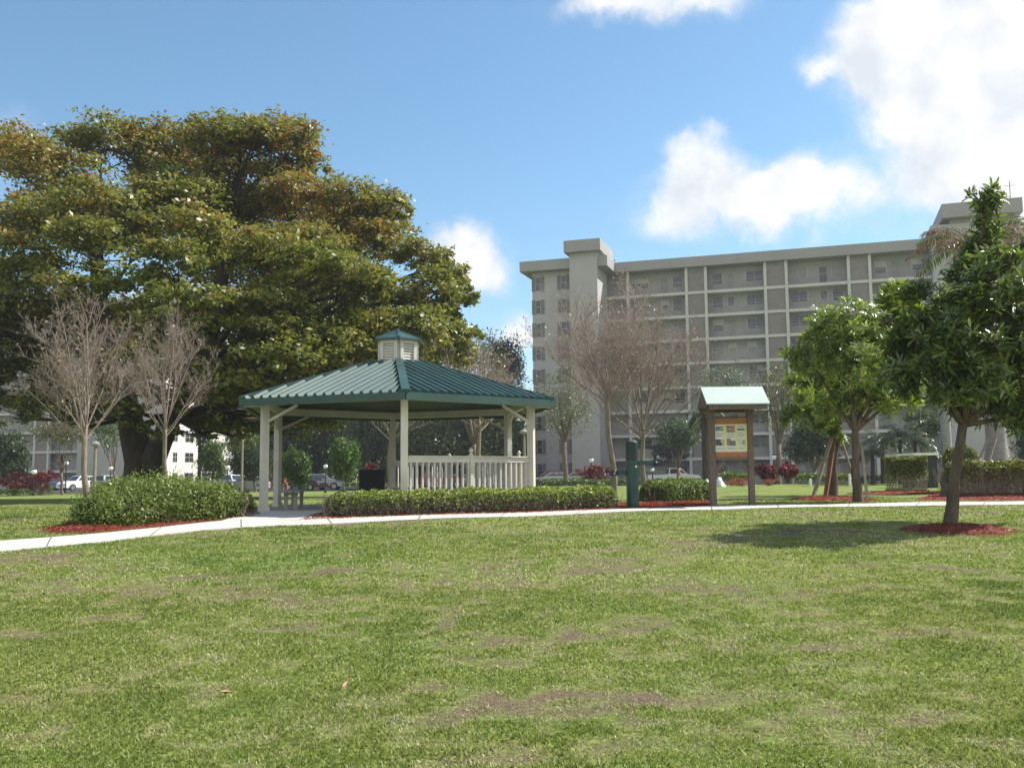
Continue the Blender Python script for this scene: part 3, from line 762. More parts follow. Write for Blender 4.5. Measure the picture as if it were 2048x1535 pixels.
# ------------------------------------------------------------------ notice board
def kiosk():
    c = ground(1466, 1012); Yk = c.y; s = Yk / FPX
    t = thing('notice_board', 'timber notice board kiosk with pale green gable roof and posters', 'notice board', (c.x, Yk, c.z))
    xl, xr = (1427 - 1466) * s, (1504 - 1466) * s
    zz = lambda py: at(1466, py, Yk).z - c.z
    for x, w in ((xl, .15), (xr, .13)):
        MB().box(x - w / 2, x + w / 2, -.07, .07, -.05, zz(818)).build('post', M['kioskwood'], t)
    ze, zr = zz(812), zz(776)
    # gable roof, ridge left-right
    x0, x1 = xl - .22, xr + .33; run = .62
    for sgn in (-1, 1):
        y_e, y_r = sgn * run, 0
        n = Vector((0, sgn * (zr - ze), run)).normalized() * .03
        vs = [Vector((x0, y_e, ze)), Vector((x1, y_e, ze)), Vector((x1, y_r, zr)), Vector((x0, y_r, zr))]
        vs2 = [v + n for v in vs]; vs2[2].y = vs2[3].y = 0; vs2[2].z = vs2[3].z = zr + .036
        MB().add(vs + vs2, [(3, 2, 1, 0), (4, 5, 6, 7), (0, 1, 5, 4), (1, 2, 6, 5), (2, 3, 7, 6), (3, 0, 4, 7)]).build('roof_panel', M['kioskroof'], t)
    for x in (x0 + .02, x1 - .05):
        MB().add([(x, -run + .04, ze - .005), (x, run - .04, ze - .005), (x, 0, zr - .03), (x + .03, -run + .04, ze - .005), (x + .03, run - .04, ze - .005), (x + .03, 0, zr - .03)],
                 [(0, 2, 1), (3, 4, 5), (0, 1, 4, 3), (1, 2, 5, 4), (2, 0, 3, 5)]).build('gable', M['kioskwood'], t)
    b = MB(); b.box(x0 + .06, x1 - .06, -run + .03, -run + .09, ze - .11, ze - .012); b.box(x0 + .06, x1 - .06, run - .09, run - .03, ze - .11, ze - .012)
    b.box(xl - .08, xr + .07, -.06, .06, zz(818) + .002, zz(818) + .10)
    for x in (xl, xr): b.box(x - .05, x + .05, -run + .091, run - .091, ze - .10, ze - .02)
    b.build('roof_frame', M['kioskwood'], t)
    xa, xb = xl + .076, xr - .066
    bd = MB(); bd.box(xa, xb, -.03, .03, zz(914), zz(837)); bd.build('board', M['kioskboard'], t)
    MB().box(xa, xb, -.05, .05, zz(920), zz(914) - .003).build('rail', M['kioskwood'], t)
    MB().box(xa, xb, -.04, .04, zz(836), zz(832)).build('rail', M['kioskwood'], t)
    for x, sg in ((xl + .076, 1), (xr - .066, -1)):
        MB().bar((x, 0, zz(941)), (x + sg * .22, 0, zz(921) - .03), .06, .09).build('brace', M['kioskwood'], t)
    # poster sheet with yellow dividers and six pictures
    pl, pr, pt_, pb_ = xa + .005, xa + (xb - xa) * .985, zz(848), zz(903)
    po = MB().box(pl, pr, -.036, -.031, pb_, pt_).build('poster', M['poster'], t)
    W, H = pr - pl, pt_ - pb_
    yl = MB()
    for f, w in ((.315, .05), (.66, .04), (.965, .06)):
        yl.box(pl + W * (f - w / 2), pl + W * (f + w / 2), -.041, -.0375, pb_ + H * .01, pt_ - H * .01)
    yl.build('yellow_stripe', M['yellow'], po)
    def blk(u0, u1, v0, v1, col, lift=0., nm='picture'):
        key = 'print_%d_%d_%d' % tuple(int(c * 100) for c in col)
        if key not in M: M[key] = mat(key, col, .5, .25, 40)
        MB().box(pl + W * u0, pl + W * u1, -.041 - lift, -.0372 - lift, pt_ - H * v1, pt_ - H * v0).build(nm, M[key], po)
    blk(.02, .26, .08, .24, (.16, .19, .22)); blk(.16, .26, .12, .2, (.30, .36, .33), .004)
    blk(.36, .62, .05, .30, (.34, .14, .11)); blk(.38, .60, .15, .23, (.26, .30, .18), .004)
    blk(.70, .93, .16, .23, (.12, .15, .12)); blk(.72, .90, .06, .11, (.42, .44, .38))
    blk(.01, .17, .55, .77, (.07, .08, .09)); blk(.17, .28, .56, .76, (.40, .34, .30)); blk(.15, .20, .68, .77, (.02, .02, .02), .004)
    blk(.36, .49, .52, .77, (.30, .17, .10)); blk(.47, .63, .60, .78, (.12, .15, .22), .004)
    blk(.84, .93, .58, .76, (.30, .29, .27)); blk(.70, .80, .54, .60, (.40, .42, .36))
    tl = MB()
    for (u0, u1, v) in ((.03, .27, .33), (.03, .25, .38), (.03, .22, .43), (.37, .61, .36), (.37, .58, .41), (.37, .6, .46), (.70, .92, .30), (.70, .9, .35), (.70, .93, .40), (.70, .88, .45),
                        (.03, .26, .86), (.03, .27, .91), (.37, .61, .85), (.37, .6, .90), (.70, .82, .66), (.70, .81, .71), (.70, .92, .84), (.70, .9, .89)):
        tl.box(pl + W * u0, pl + W * u1, -.0405, -.0373, pt_ - H * (v + .012), pt_ - H * v)
    M['ink'] = mat('print_ink', (.22, .23, .20), .6, .1, 9); tl.build('text_line', M['ink'], po)
kiosk()

# ------------------------------------------------------------------ fitness post
def fit_post():
    c = ground(1266, 1016); Y = c.y; s = Y / FPX
    t = thing('exercise_post', 'dark green round steel exercise post with two bolted arms beside the path', 'exercise post', c)
    zz = lambda py: at(1266, py, Y).z - c.z
    r = 12.3 * s
    MB().lathe([(r, -.05), (r, zz(921))], n=24).build('pole', M['fitgreen'], t, smooth=False)
    MB().lathe([(r * 1.02, zz(921) + .002), (r * 1.02, zz(884)), (r * .9, zz(882.5)), (.01, zz(882))], n=24).build('cap', M['fitdark'], t)
    a = MB(); a.bar((r * .9, -.02, zz(925)), (r + .42, -.10, zz(926)), .08, .10); arm = a.build('arm', M['fitgreen'], t)
    e = MB(); e.bar((r + .36, -.16, zz(926)), (r + .50, -.08, zz(926)), .16, .14); e.build('end_plate', M['fitdark'], arm)
    for px, py in ((1315, 914), (1312, 924)):
        x = (px - 1266) * s; MB().sphere((x, -.21, zz(py)), .028).build('bolt', M['bolt'], arm)
    a = MB(); a.bar((-r * .9, .05, zz(945)), (-r - .36, -.02, zz(945)), .08, .11); arm = a.build('arm', M['fitgreen'], t)
    e = MB(); e.bar((-r - .36, -.10, zz(945)), (-r - .22, -.02, zz(945)), .13, .12); e.build('end_plate', M['fitdark'], arm)
    for px, py in ((1231, 941), (1229, 946)):
        x = (px - 1266) * s; MB().sphere((x, -.15, zz(py)), .026).build('bolt', M['bolt'], arm)
    MB().sphere((6 * s, -r * .86, zz(933)), .03).build('bolt', M['bolt'], t)
    MB().sphere((4 * s, 0, zz(881)), .022).build('bolt', M['bolt'], t)
fit_post()

# ------------------------------------------------------------------ buildings
O0 = at(1240, 700, 110.); ROT = math.atan2(-10.2, 31.4)
DU, DV = Vector((math.cos(ROT), math.sin(ROT), 0)), Vector((-math.sin(ROT), math.cos(ROT), 0))
def px2u(px, py, v, O):
    d = ray(px, py); # EYE + t d = O + u DU + v DV  (plan)
    bx, by = O.x + v * DV.x - EYE.x, O.y + v * DV.y - EYE.y
    det = d.x * (-DU.y) + d.y * DU.x
    # solve t*d - u*DU = b
    u = (d.x * by - d.y * bx) / det * 1.0
    u = (bx * d.y - by * d.x) / (DU.y * d.x - DU.x * d.y)
    return u
def depth_at(u, v, O): return O.y + u * DU.y + v * DV.y
def z_at(px, py, u, v, O): return at(px, py, depth_at(u, v, O)).z

def apartment(O, label, cols, zs, zroof0, zroof1, gallery_end=None, panels=(), wd=1.5, seed=1, z_ground=0., hide_windows=()):
    """slab block with access galleries; local x along the facade, y away from the viewer, z up from world zero"""
    rr = random.Random(seed)
    t = thing('apartment_building', label, 'building', (O.x, O.y, 0), ROT)
    u0, u1 = cols[0], cols[-1]
    MB().box(u0, u1 + .0, wd, 14., z_ground - 1, zroof0 - .02).build('wall', M['stucco2'], t)
    MB().box(u0 - .2, u1 + .3, -.55, 14.3, zroof0, zroof1).build('roof', M['fascia'], t)
    sl = [z_ground + .1] + list(zs)
    for z in zs:
        MB().box(u0, u1, .0, wd - .003, z - .32, z).build('floor_slab', M['slabedge'], t)
    for c in cols:
        MB().box(c - .16, c + .16, -.05, .36, z_ground - 1, zroof0 - .003).build('column', M['slabedge'], t)
    tops = list(zs[1:]) + [zroof0 + .32]
    floors = [(z_ground, zs[0])] + list(zip(zs, tops))
    for i in range(len(cols) - 1):
        a, b = cols[i] + .163, cols[i + 1] - .163
        for fi, (za, zb) in enumerate(floors):
            zb2 = zb - .323
            if i in panels:
                MB().box(a, b, .12, .3, za + .003, zb2).build('screen_panel', M['panel'], t)
                continue
            if fi > 0:
                rl = MB(); rl.box(a, b, .10, .15, za + 1.02, za + 1.08); rl.box(a, b, .11, .14, za + .08, za + .12)
                k = max(3, int((b - a) / .28))
                for j in range(1, k): x = a + (b - a) * j / k; rl.box(x - .011, x + .011, .115, .135, za + .12, za + 1.02)
                rl.build('railing', M['railing'], t)
            W = b - a
            if W < 2.5: continue
            flip = (i // 2) % 2
            for (f, w, h, zb_, kind) in ((.17, 1.9, 1.15, 1.0, 'w'), (.60, .75, .95 if fi % 2 else 2.0, 1.1 if fi % 2 else .05, 'w' if fi % 2 else 'd'), (.84, 1.15, 1.25, .9, 'w')):
                x = a + W * (1 - f if flip else f)
                if x - w / 2 < a + .1 or x + w / 2 > b - .1: continue
                h2 = h; z0 = za + zb_
                if kind == 'd':
                    MB().box(x - w / 2, x + w / 2, wd - .05, wd - .002, za + .02, za + 2.05).build('door', M['door'] if rr.random() < .6 else M['pane'], t); continue
                fr = MB(); fr.box(x - w / 2 - .07, x + w / 2 + .07, wd - .045, wd - .002, z0 - .07, z0 + h2 + .07)
                win = fr.build('window', M['frame'], t)
                pn = MB(); n = 2 if w > 1.3 else 1
                for j in range(n):
                    xa = x - w / 2 + j * w / n + .03; xb = x - w / 2 + (j + 1) * w / n - .03
                    if rr.random() < .8: pn.box(xa, xb, wd - .065, wd - .047, z0 + h2 * .5 + .025, z0 + h2)
                    pn.box(xa, xb, wd - .065, wd - .047, z0, z0 + h2 * .5 - .015)
                pn.build('pane', M['pane'] if rr.random() < .72 else M['blind'], win)
    return t
def shutter_window(t, x, yf, z, w, h):
    fr = MB().box(x - w / 2, x + w / 2, yf - .03, yf - .002, z, z + h).build('shuttered_window', M['frame'], t)
    MB().box(x - w * .17, x + w * .17, yf - .05, yf - .032, z + .08, z + h * .48).box(x - w * .17, x + w * .17, yf - .05, yf - .032, z + h * .52, z + h - .08).build('pane', M['pane'], fr)
    for s in (-1, 1):
        a, b = sorted((x + s * w * .5, x + s * w * .21)); MB().box(a, b, yf - .075, yf - .032, z + .01, z + h - .01).build('shutter', M['shutter'], fr)

U = lambda px, py=700, v=0.: px2u(px, py, v, O0)
cols = [U(1213), U(1258), U(1376), U(1415), U(1535), U(1578), U(1704), U(1747)]
gw, pw = cols[6] - cols[5], cols[7] - cols[6]
cols += [cols[-1] + gw, cols[-1] + gw + pw, cols[-1] + 2 * gw + pw, cols[-1] + 2 * gw + 2 * pw]
uz = U(1575); z0f = z_at(1575, 912, uz, 0, O0); z7f = z_at(1575, 570, uz, 0, O0)
zs = [z0f + (z7f - z0f) * k / 7 for k in range(8)]
zr0, zr1 = z_at(1575, 521, uz, 0, O0), z_at(1575, 499, uz, -.5, O0)
ZG = .2
ap = apartment(O0, 'long eight storey grey apartment block with open galleries right of the gazebo', cols, zs, zr0, zr1, panels=(2, 4, 6, 8, 10), z_ground=ZG)
# left pavilion and stair tower
vp = -3.4
ua, ub = U(1066, 700, vp), U(1142, 700, vp)
MB().box(ua, U(1212, 700, vp + 3.5), vp + 3.3, 10, ZG - 1, zr0 - .02).box(ua, ub + .5, vp, vp + 3.297, ZG - 1, zr0 - .005).build('pavilion_wall', M['stucco'], ap)
MB().box(U(1038, 530, vp - 1.4), U(1221, 530, vp + .6), vp - 1.2, 10.3, zr0 - .002, zr1 + .05).build('pavilion_roof', M['fascia'], ap)
ut0, ut1 = U(1141, 700, vp - 1.5), U(1197, 700, vp - 1.5)
MB().box(ut0, ut1, vp - 1.5, vp + 3.2, ZG - 1, zr1 + 1.45).build('stair_tower', M['stucco'], ap)
zt0 = z_at(1160, 506, ut0, vp - 1.8, O0); zt1 = z_at(1160, 483, ut0, vp - 1.8, O0)
MB().box(U(1127, 490, vp - 2.3), U(1200, 490, vp - 2.3), vp - 2.3, vp + 4.6, zt0, zt1).build('tower_roof', M['fascia'], ap)
for z in [zs[0] - (zs[1] - zs[0])] + zs:
    shutter_window(ap, U(1077.5, 700, vp), vp, z + .55, 1.5, 1.7)
    shutter_window(ap, U(1129, 700, vp), vp, z + .55, 1.5, 1.7)
# right core and roof house
v2 = -1.2
ur = U(1862, 470, v2)
zc0 = z_at(1862, 451, ur, v2, O0)
MB().box(ur, ur + 16, v2, 9, ZG - 1, zc0).build('core_wall', M['stucco'], ap)
us0, us1 = U(1884, 420, v2 - .8), U(2046, 420, v2 - .8)
zq0, zq1 = z_at(1884, 437, us0, v2 - .8, O0), z_at(1884, 408, us0, v2 - .8, O0)
MB().box(U(1900, 420, v2), U(2030, 420, v2), v2 + .4, 7, zc0 - .3, zq0 + .05).build('roof_house', M['stucco'], ap)
MB().box(us0, us1, v2 - .8, 8, zq0 + .06, zq1).build('roof_house_slab', M['fascia'], ap)
an = MB(); xa = U(2021, 400, 2); an.tube([(xa, 2, zq1 - .1), (xa, 2, zq1 + 2.9)], .05, 6)
xb = U(2014, 400, 2); an.tube([(xb, 2, zq1 - .1), (xb, 2, zq1 + 1.6)], .04, 6); an.tube([(xa - .5, 2, zq1 + 2.4), (xa + .5, 2, zq1 + 2.4)], .03, 6); an.tube([(xb - .4, 2, zq1 + 1.2), (xb + .35, 2, zq1 + 1.2)], .03, 6)
an.build('antenna', M['railing'], ap)
vt = MB(); xv = U(1341, 505, 3); vt.box(xv - .35, xv + .35, 3, 3.6, zr1 - .05, zr1 + .55); vt.box(xv + 1.0, xv + 1.7, 3, 3.7, zr1 - .05, zr1 + .35); vt.build('roof_vent', M['black'], ap)

# left block behind the big tree
O1 = at(68, 900, 134.)
U1 = lambda px, v=0.: px2u(px, 900, v, O1)
c1 = U1(68); c2 = U1(96)
gw1 = U1(68) - U1(-40)
colsL = [c1 - gw1 * 3 - (c2 - c1) * 2, c1 - gw1 * 2 - (c2 - c1) * 2, c1 - gw1 * 2 - (c2 - c1), c1 - gw1 - (c2 - c1), c1 - gw1, c1, c2, U1(163)]
zL = [z_at(68, y, 0, 0, O1) for y in (941, 902, 863, 824, 785, 746, 707, 668)]
apL = apartment(O1, 'long grey apartment block behind the big spreading tree at left', colsL, zL, zL[-1] + 2.4, zL[-1] + 3.6, panels=(1, 3, 5), seed=5, z_ground=-.2)
uw0, uw1 = U1(163), U1(338)
MB().box(uw0 + .17, uw1, -1., 13, -1.2, zL[-1] + 2.39).build('end_block', M['stucco'], apL)
MB().box(uw0 - .2, uw1 + .7, -1.7, 13.6, zL[-1] + 2.45, zL[-1] + 3.7).build('end_roof', M['fascia'], apL)
MB().box(uw1 + .002, uw1 + .04, -.98, 12.98, -1.2, zL[-1] + 2.38).build('end_wall', M['whitewall'], apL)
for z in zL[:7]:
    for yy, w in ((1.2, .9), (4.2, 1.8), (8.0, 1.8)):
        fr = MB().box(uw1 + .042, uw1 + .09, yy - w / 2, yy + w / 2, z - 1.75 + .0, z - .45).build('end_window', M['frame'], apL)
        pn = MB()
        for j in (0, 1):
            for k in (0, 1):
                pn.box(uw1 + .092, uw1 + .11, yy - w / 2 + .06 + j * w / 2, yy + j * w / 2 - .04 , z - 1.7 + k * .63, z - 1.15 + k * .63)
        pn.build('pane', M['pane'], fr)

# ------------------------------------------------------------------ cars, lamps, small things
def make_car(label, loc, heading, kind, col, group='cars parked in front of the buildings', name='parked_car', cat='car'):
    t = thing(name, label, cat, loc, heading, group)
    key = 'paint_%d_%d_%d' % tuple(int(c * 100) for c in col)
    if key not in M: M[key] = mat(key, col, .28, .03, 2, spec=.6)
    P = {'sedan': ([(-2.3, .32), (-2.34, .78), (-2.15, .98), (-1.55, 1.02), (-.95, 1.42), (.25, 1.46), (1.05, 1.02), (1.95, .90), (2.25, .74), (2.32, .32)], (4, 5, 3, 6)),
         'suv': ([(-2.25, .38), (-2.3, 1.05), (-2.22, 1.12), (-1.85, 1.66), (.35, 1.72), (1.05, 1.14), (1.95, 1.04), (2.25, .85), (2.3, .38)], (3, 4, 2, 5)),
         'van': ([(-2.45, .35), (-2.5, 1.1), (-2.45, 1.15), (-2.2, 1.76), (.7, 1.78), (1.55, 1.12), (2.2, .98), (2.45, .75), (2.5, .35)], (3, 4, 2, 5)),
         'pickup': ([(-2.7, .5), (-2.74, 1.12), (-.62, 1.14), (-.60, 1.16), (-.45, 1.80), (.75, 1.80), (1.35, 1.18), (2.5, 1.08), (2.68, .9), (2.7, .5)], (4, 5, 3, 6))}[kind]
    prof, (r0, r1, bk, fr) = P
    belt = prof[fr][1]
    wy = lambda z: .88 if z <= belt + .02 else .88 - (z - belt) * .34
    n = len(prof); vs = [(x, -wy(z), z) for x, z in prof] + [(x, wy(z), z) for x, z in prof]
    fs = [tuple(range(n)), tuple(range(2 * n - 1, n - 1, -1))] + [(i, i + n, (i + 1) % n + n, (i + 1) % n) for i in range(n)]
    body = MB().add(vs, fs)
    body.build('body', M[key], t)
    # glazing, 1 cm proud
    def side(s):
        a, b, c, d = prof[bk], prof[r0], prof[r1], prof[fr]
        q = []
        for (x, z), f in ((a, .0), (b, 0), (c, 0), (d, 0)): q.append((x, z))
        cx = sum(p[0] for p in q) / 4; czz = sum(p[1] for p in q) / 4
        pts = [(cx + (x - cx) * .86, czz + (z - czz) * .74) for x, z in q]
        mb = MB()
        vs = [(x, s * (wy(z) + .008), z) for x, z in pts] + [(x, s * (wy(z) - .03), z) for x, z in pts]
        mb.add(vs, [(0, 1, 2, 3), (7, 6, 5, 4), (0, 4, 5, 1), (1, 5, 6, 2), (2, 6, 7, 3), (3, 7, 4, 0)]); mb.build('side_window', M['glass'], t)
        mb = MB(); xp = (pts[0][0] + pts[3][0]) / 2 - .05; mb.box(xp - .04, xp + .04, min(s * (wy(czz) + .022), s * (wy(czz) - .02)), max(s * (wy(czz) + .022), s * (wy(czz) - .02)), belt, prof[r0][1] - .1)
        mb.build('door_pillar', M[key], t)
    side(1); side(-1)
    for nm, lo, hi in (('windscreen', prof[fr], prof[r1]), ('rear_window', prof[bk], prof[r0])):
        d = Vector((hi[0] - lo[0], 0, hi[1] - lo[1])); sg = 1 if nm == 'windscreen' else -1
        nn = Vector((d.z, 0, -d.x)).normalized(); nn = nn if nn.x * sg > 0 else -nn
        p0 = Vector((lo[0], 0, lo[1])) + d * .08; p1 = Vector((lo[0], 0, lo[1])) + d * .9
        q = []
        for p in (p0, p1):
            w = wy(p.z) - .09
            q.append((p + nn * .012, w))
        vs = [(q[0][0].x, -q[0][1], q[0][0].z), (q[0][0].x, q[0][1], q[0][0].z), (q[1][0].x, q[1][1], q[1][0].z), (q[1][0].x, -q[1][1], q[1][0].z)]
        vs += [(x - nn.x * .04, y, z - nn.z * .04) for x, y, z in vs]
        MB().add(vs, [(0, 1, 2, 3), (7, 6, 5, 4), (0, 4, 5, 1), (1, 5, 6, 2), (2, 6, 7, 3), (3, 7, 4, 0)]).build(nm, M['glass'], t)
    xf = prof[-1][0]; xw = xf * .62; rw = .34 if kind == 'sedan' else .40
    for x in (xw, -xw):
        for s in (1, -1):
            w = MB(); vsn = 18
            rings = [(rw * .80, -.10), (rw, -.09), (rw, .09), (rw * .80, .10)]
            vs = [(x + r * math.cos(k * 2 * math.pi / vsn), s * .84 + o, rw + r * math.sin(k * 2 * math.pi / vsn)) for r, o in rings for k in range(vsn)]
            fs = [(i * vsn + k, i * vsn + (k + 1) % vsn, (i + 1) * vsn + (k + 1) % vsn, (i + 1) * vsn + k) for i in range(3) for k in range(vsn)]
            fs += [tuple(range(vsn)), tuple(range(3 * vsn, 4 * vsn))]
            wh = w.add(vs, fs).build('wheel', M['tyre'], t)
            vs = [(x + rw * .62 * math.cos(k * 2 * math.pi / vsn), s * .84 + s * o, rw + rw * .62 * math.sin(k * 2 * math.pi / vsn)) for o in (.02, .115) for k in range(vsn)]
            MB().add(vs, [(k, (k + 1) % vsn, vsn + (k + 1) % vsn, vsn + k) for k in range(vsn)] + [tuple(range(vsn)), tuple(range(vsn, 2 * vsn))]).build('rim', M['rim'], wh)
    zf = prof[-2][1]; zb = prof[1][1]
    for s in (1, -1):
        y0, y1 = sorted((s * .50, s * .84))
        MB().box(xf - .12, xf + .015, y0, y1, zf - .16, zf - .02).build('headlight', M['headlamp'], t)
        y0, y1 = sorted((s * .58, s * .85))
        MB().box(prof[1][0] - .02, prof[1][0] + .1, y0, y1, zb - .20, zb - .02).build('tail_light', M['taillamp'], t)
    MB().box(xf - .1, xf + .02, -.42, .42, zf - .28, zf - .14).build('grille', M['black'], t)
    return t
WHITE, SILV, REDC, BLUE, DARK = (.80, .80, .79), (.42, .44, .46), (.22, .02, .02), (.05, .075, .12), (.02, .022, .025)
cars = [('white sport utility car facing left beside the bare tree trunk', 160, 109, 238, 'suv', WHITE),
        ('dark blue car half hidden by red shrubs left of white car', 99, 115, 240, 'sedan', BLUE),
        ('dark red car parked behind the leaning grey pole', 200, 112, 20, 'sedan', REDC),
        ('silver van seen from behind right of the red car', 224, 108, 75, 'van', SILV),
        ('white car nose to the grey building beside big trunk', 250, 109, 300, 'suv', WHITE),
        ('silver sedan parked side on left of the gazebo post', 492, 98, 180, 'sedan', SILV),
        ('light grey car with raised nose behind round bush', 447, 101, 150, 'suv', (.5, .52, .55)),
        ('pale blue sport utility car between two round trees', 644, 101, 0, 'suv', (.36, .42, .48)),
        ('black car in shade left of pale blue car', 612, 98.5, 150, 'sedan', DARK),
        ('dark red car seen through the gazebo railing', 885, 100, 10, 'suv', REDC),
        ('silver car seen through railing right of red car', 955, 101, 170, 'sedan', SILV),
        ('navy car seen through railing near the right post', 1005, 101, 5, 'suv', (.06, .07, .10)),
        ('dark red car with its roof above the silver car', 1096, 106, 185, 'suv', (.20, .025, .04)),
        ('silver white sedan behind low hedge right of gazebo', 1106, 100, 182, 'sedan', (.55, .57, .60)),
        ('tan car behind low hedge next to grey tree trunk', 1150, 100.5, 178, 'sedan', (.48, .40, .33)),
        ('black sport utility car behind the red shrubs', 1196, 105, 90, 'suv', DARK),
        ('dark parked car seen below the notice board', 1452, 101, 175, 'sedan', (.05, .055, .06))]
for lab, px, Y, h, kind, c in cars:
    make_car(lab, onground(px, Y) + Vector((0, 0, .05)), R(h), kind, c)
make_car('white pickup truck parked behind hedge beside the green post', onground(1345, 97) + Vector((0, 0, .05)), R(4), 'pickup', WHITE, name='pickup_truck', cat='pickup truck')

def globe_lamp(label, px, py, Y, rpx=5.5):
    b = onground(px, Y); p = at(px, py, Y); r = rpx * Y / FPX; h = p.z - b.z
    t = thing('lamp_post', label, 'lamp post', b, 0, 'globe lamp posts')
    MB().lathe([(.12, -.05), (.12, .25), (.06, .3), (.05, h - r * 1.1), (.1, h - r)], n=10).build('pole', M['black'], t)
    MB().sphere((0, 0, h), r, 14, 10).build('globe', M['lampglobe'], t, smooth=True)
    MB().lathe([(r * .75, h + r * .7), (r * .7, h + r * .85), (.02, h + r * 1.25)], n=12).build('finial', M['black'], t)
for a in (('globe lamp post in front of the red shrubs at left', 68, 943, 84, 5.5), ('globe lamp post behind the silver van', 221, 936, 92, 5),
          ('globe lamp post beside the pale tree left of grey sedan', 455, 934, 86, 5), ('globe lamp post in front of the pale blue car', 651, 932, 86, 4.5),
          ('globe lamp post before the blank tower wall right of gazebo', 1183, 920, 88, 5), ('white globe lamp post right of the notice board', 1549, 914, 66, 5.5),
          ('globe lamp post between the red shrubs and white car', 132, 926, 96, 4.5), ('globe lamp post left of the white pickup truck', 1305, 939, 88, 4)):
    globe_lamp(*a)
def street_light(label, px, py_top, Y, r, head=True):
    b = onground(px, Y); h = at(px, py_top, Y).z - b.z
    t = thing('street_light', label, 'street light', b, 0, 'tall street lights')
    MB().tube([(0, 0, -.1), (0, 0, h)], [r * 1.2, r * .8], 10).build('pole', M['stake'], t)
    MB().lathe([(.08, h), (.28, h + .06), (.30, h + .16), (.12, h + .30), (.03, h + .34)], n=12).build('lamp_head', M['railing'], t)
street_light('tall pale pole light left of the big tree trunk', 189, 892, 62, .11)
street_light('tall pole light seen between the right gazebo posts', 1049, 868, 60, .09)
street_light('tall thin pole light in front of bright green tree', 484, 872, 85, .1)

for lab, px, py, Y in (('short white marker post left of the propped tree', 1620, 957, 52), ('short white marker post behind the propped tree', 1699, 947, 50)):
    b = onground(px, Y); h = at(px, py, Y).z - b.z
    tag(MB().lathe([(.07, -.1), (.07, h - .03), (.05, h), (.005, h + .01)], (b.x, b.y, b.z), 10).build('marker_post', M['pvc']), lab, 'marker post', 'short white marker posts')
for lab, px, py, Y, w, h in (('white jagged rock just left of the notice board post', 1414, 968, 55, .36, .42), ('taller white pointed rock seen between notice board posts', 1438, 968, 54, .5, .55)):
    b = onground(px, Y); mb = MB(); r_ = random.Random(px)
    mb.lathe([(w * .62, -.1), (w * .6, h * .2), (w * .4, h * .6), (w * .08, h)], (b.x, b.y, b.z), 6, r_.random())
    mb.v = [(x + r_.uniform(-.08, .08), y + r_.uniform(-.08, .08), z + r_.uniform(-.04, .04)) for x, y, z in mb.v]
    tag(mb.build('rock', M['rock']), lab, 'rock', 'white rocks')
# trash bin left of the gazebo rear post
b = onground(744, 27.5); s = 27.5 / FPX; h = at(744, 939, 27.5).z - b.z
t = thing('litter_bin', 'square black slatted litter bin behind the gazebo', 'litter bin', b, R(8)); w = 24 * s
MB().box(-w + .02, w - .02, -w + .02, w - .02, .05, h - .03).build('liner', M['black'], t)
fr = MB()
for i in range(9):
    x = -w + (i + .5) * 2 * w / 9
    fr.box(x - .03, x + .03, -w - .01, -w + .018, .04, h - .05); fr.box(x - .03, x + .03, w - .018, w + .01, .04, h - .05)
    fr.box(-w - .01, -w + .018, x - .03, x + .03, .04, h - .05); fr.box(w - .018, w + .01, x - .03, x + .03, .04, h - .05)
fr.build('slats', M['fitdark'], t)
MB().box(-w - .02, w + .02, -w - .02, w + .02, h - .048, h).build('rim', M['black'], t)
# low dark shed with a pale flat roof behind the trimmed hedges
b = onground(1865, 44); s = 44 / FPX; h = at(1865, 905, 44).z - b.z
t = thing('utility_shed', 'low dark shed with thin white flat roof behind trimmed hedges', 'shed', b)
MB().box(-32 * s, 10 * s, 0, 1.6, -.1, h - .12).build('wall', M['black'], t)
MB().box(-38 * s, 12 * s, -.15, 1.8, h - .115, h).build('roof', M['pvc'], t)

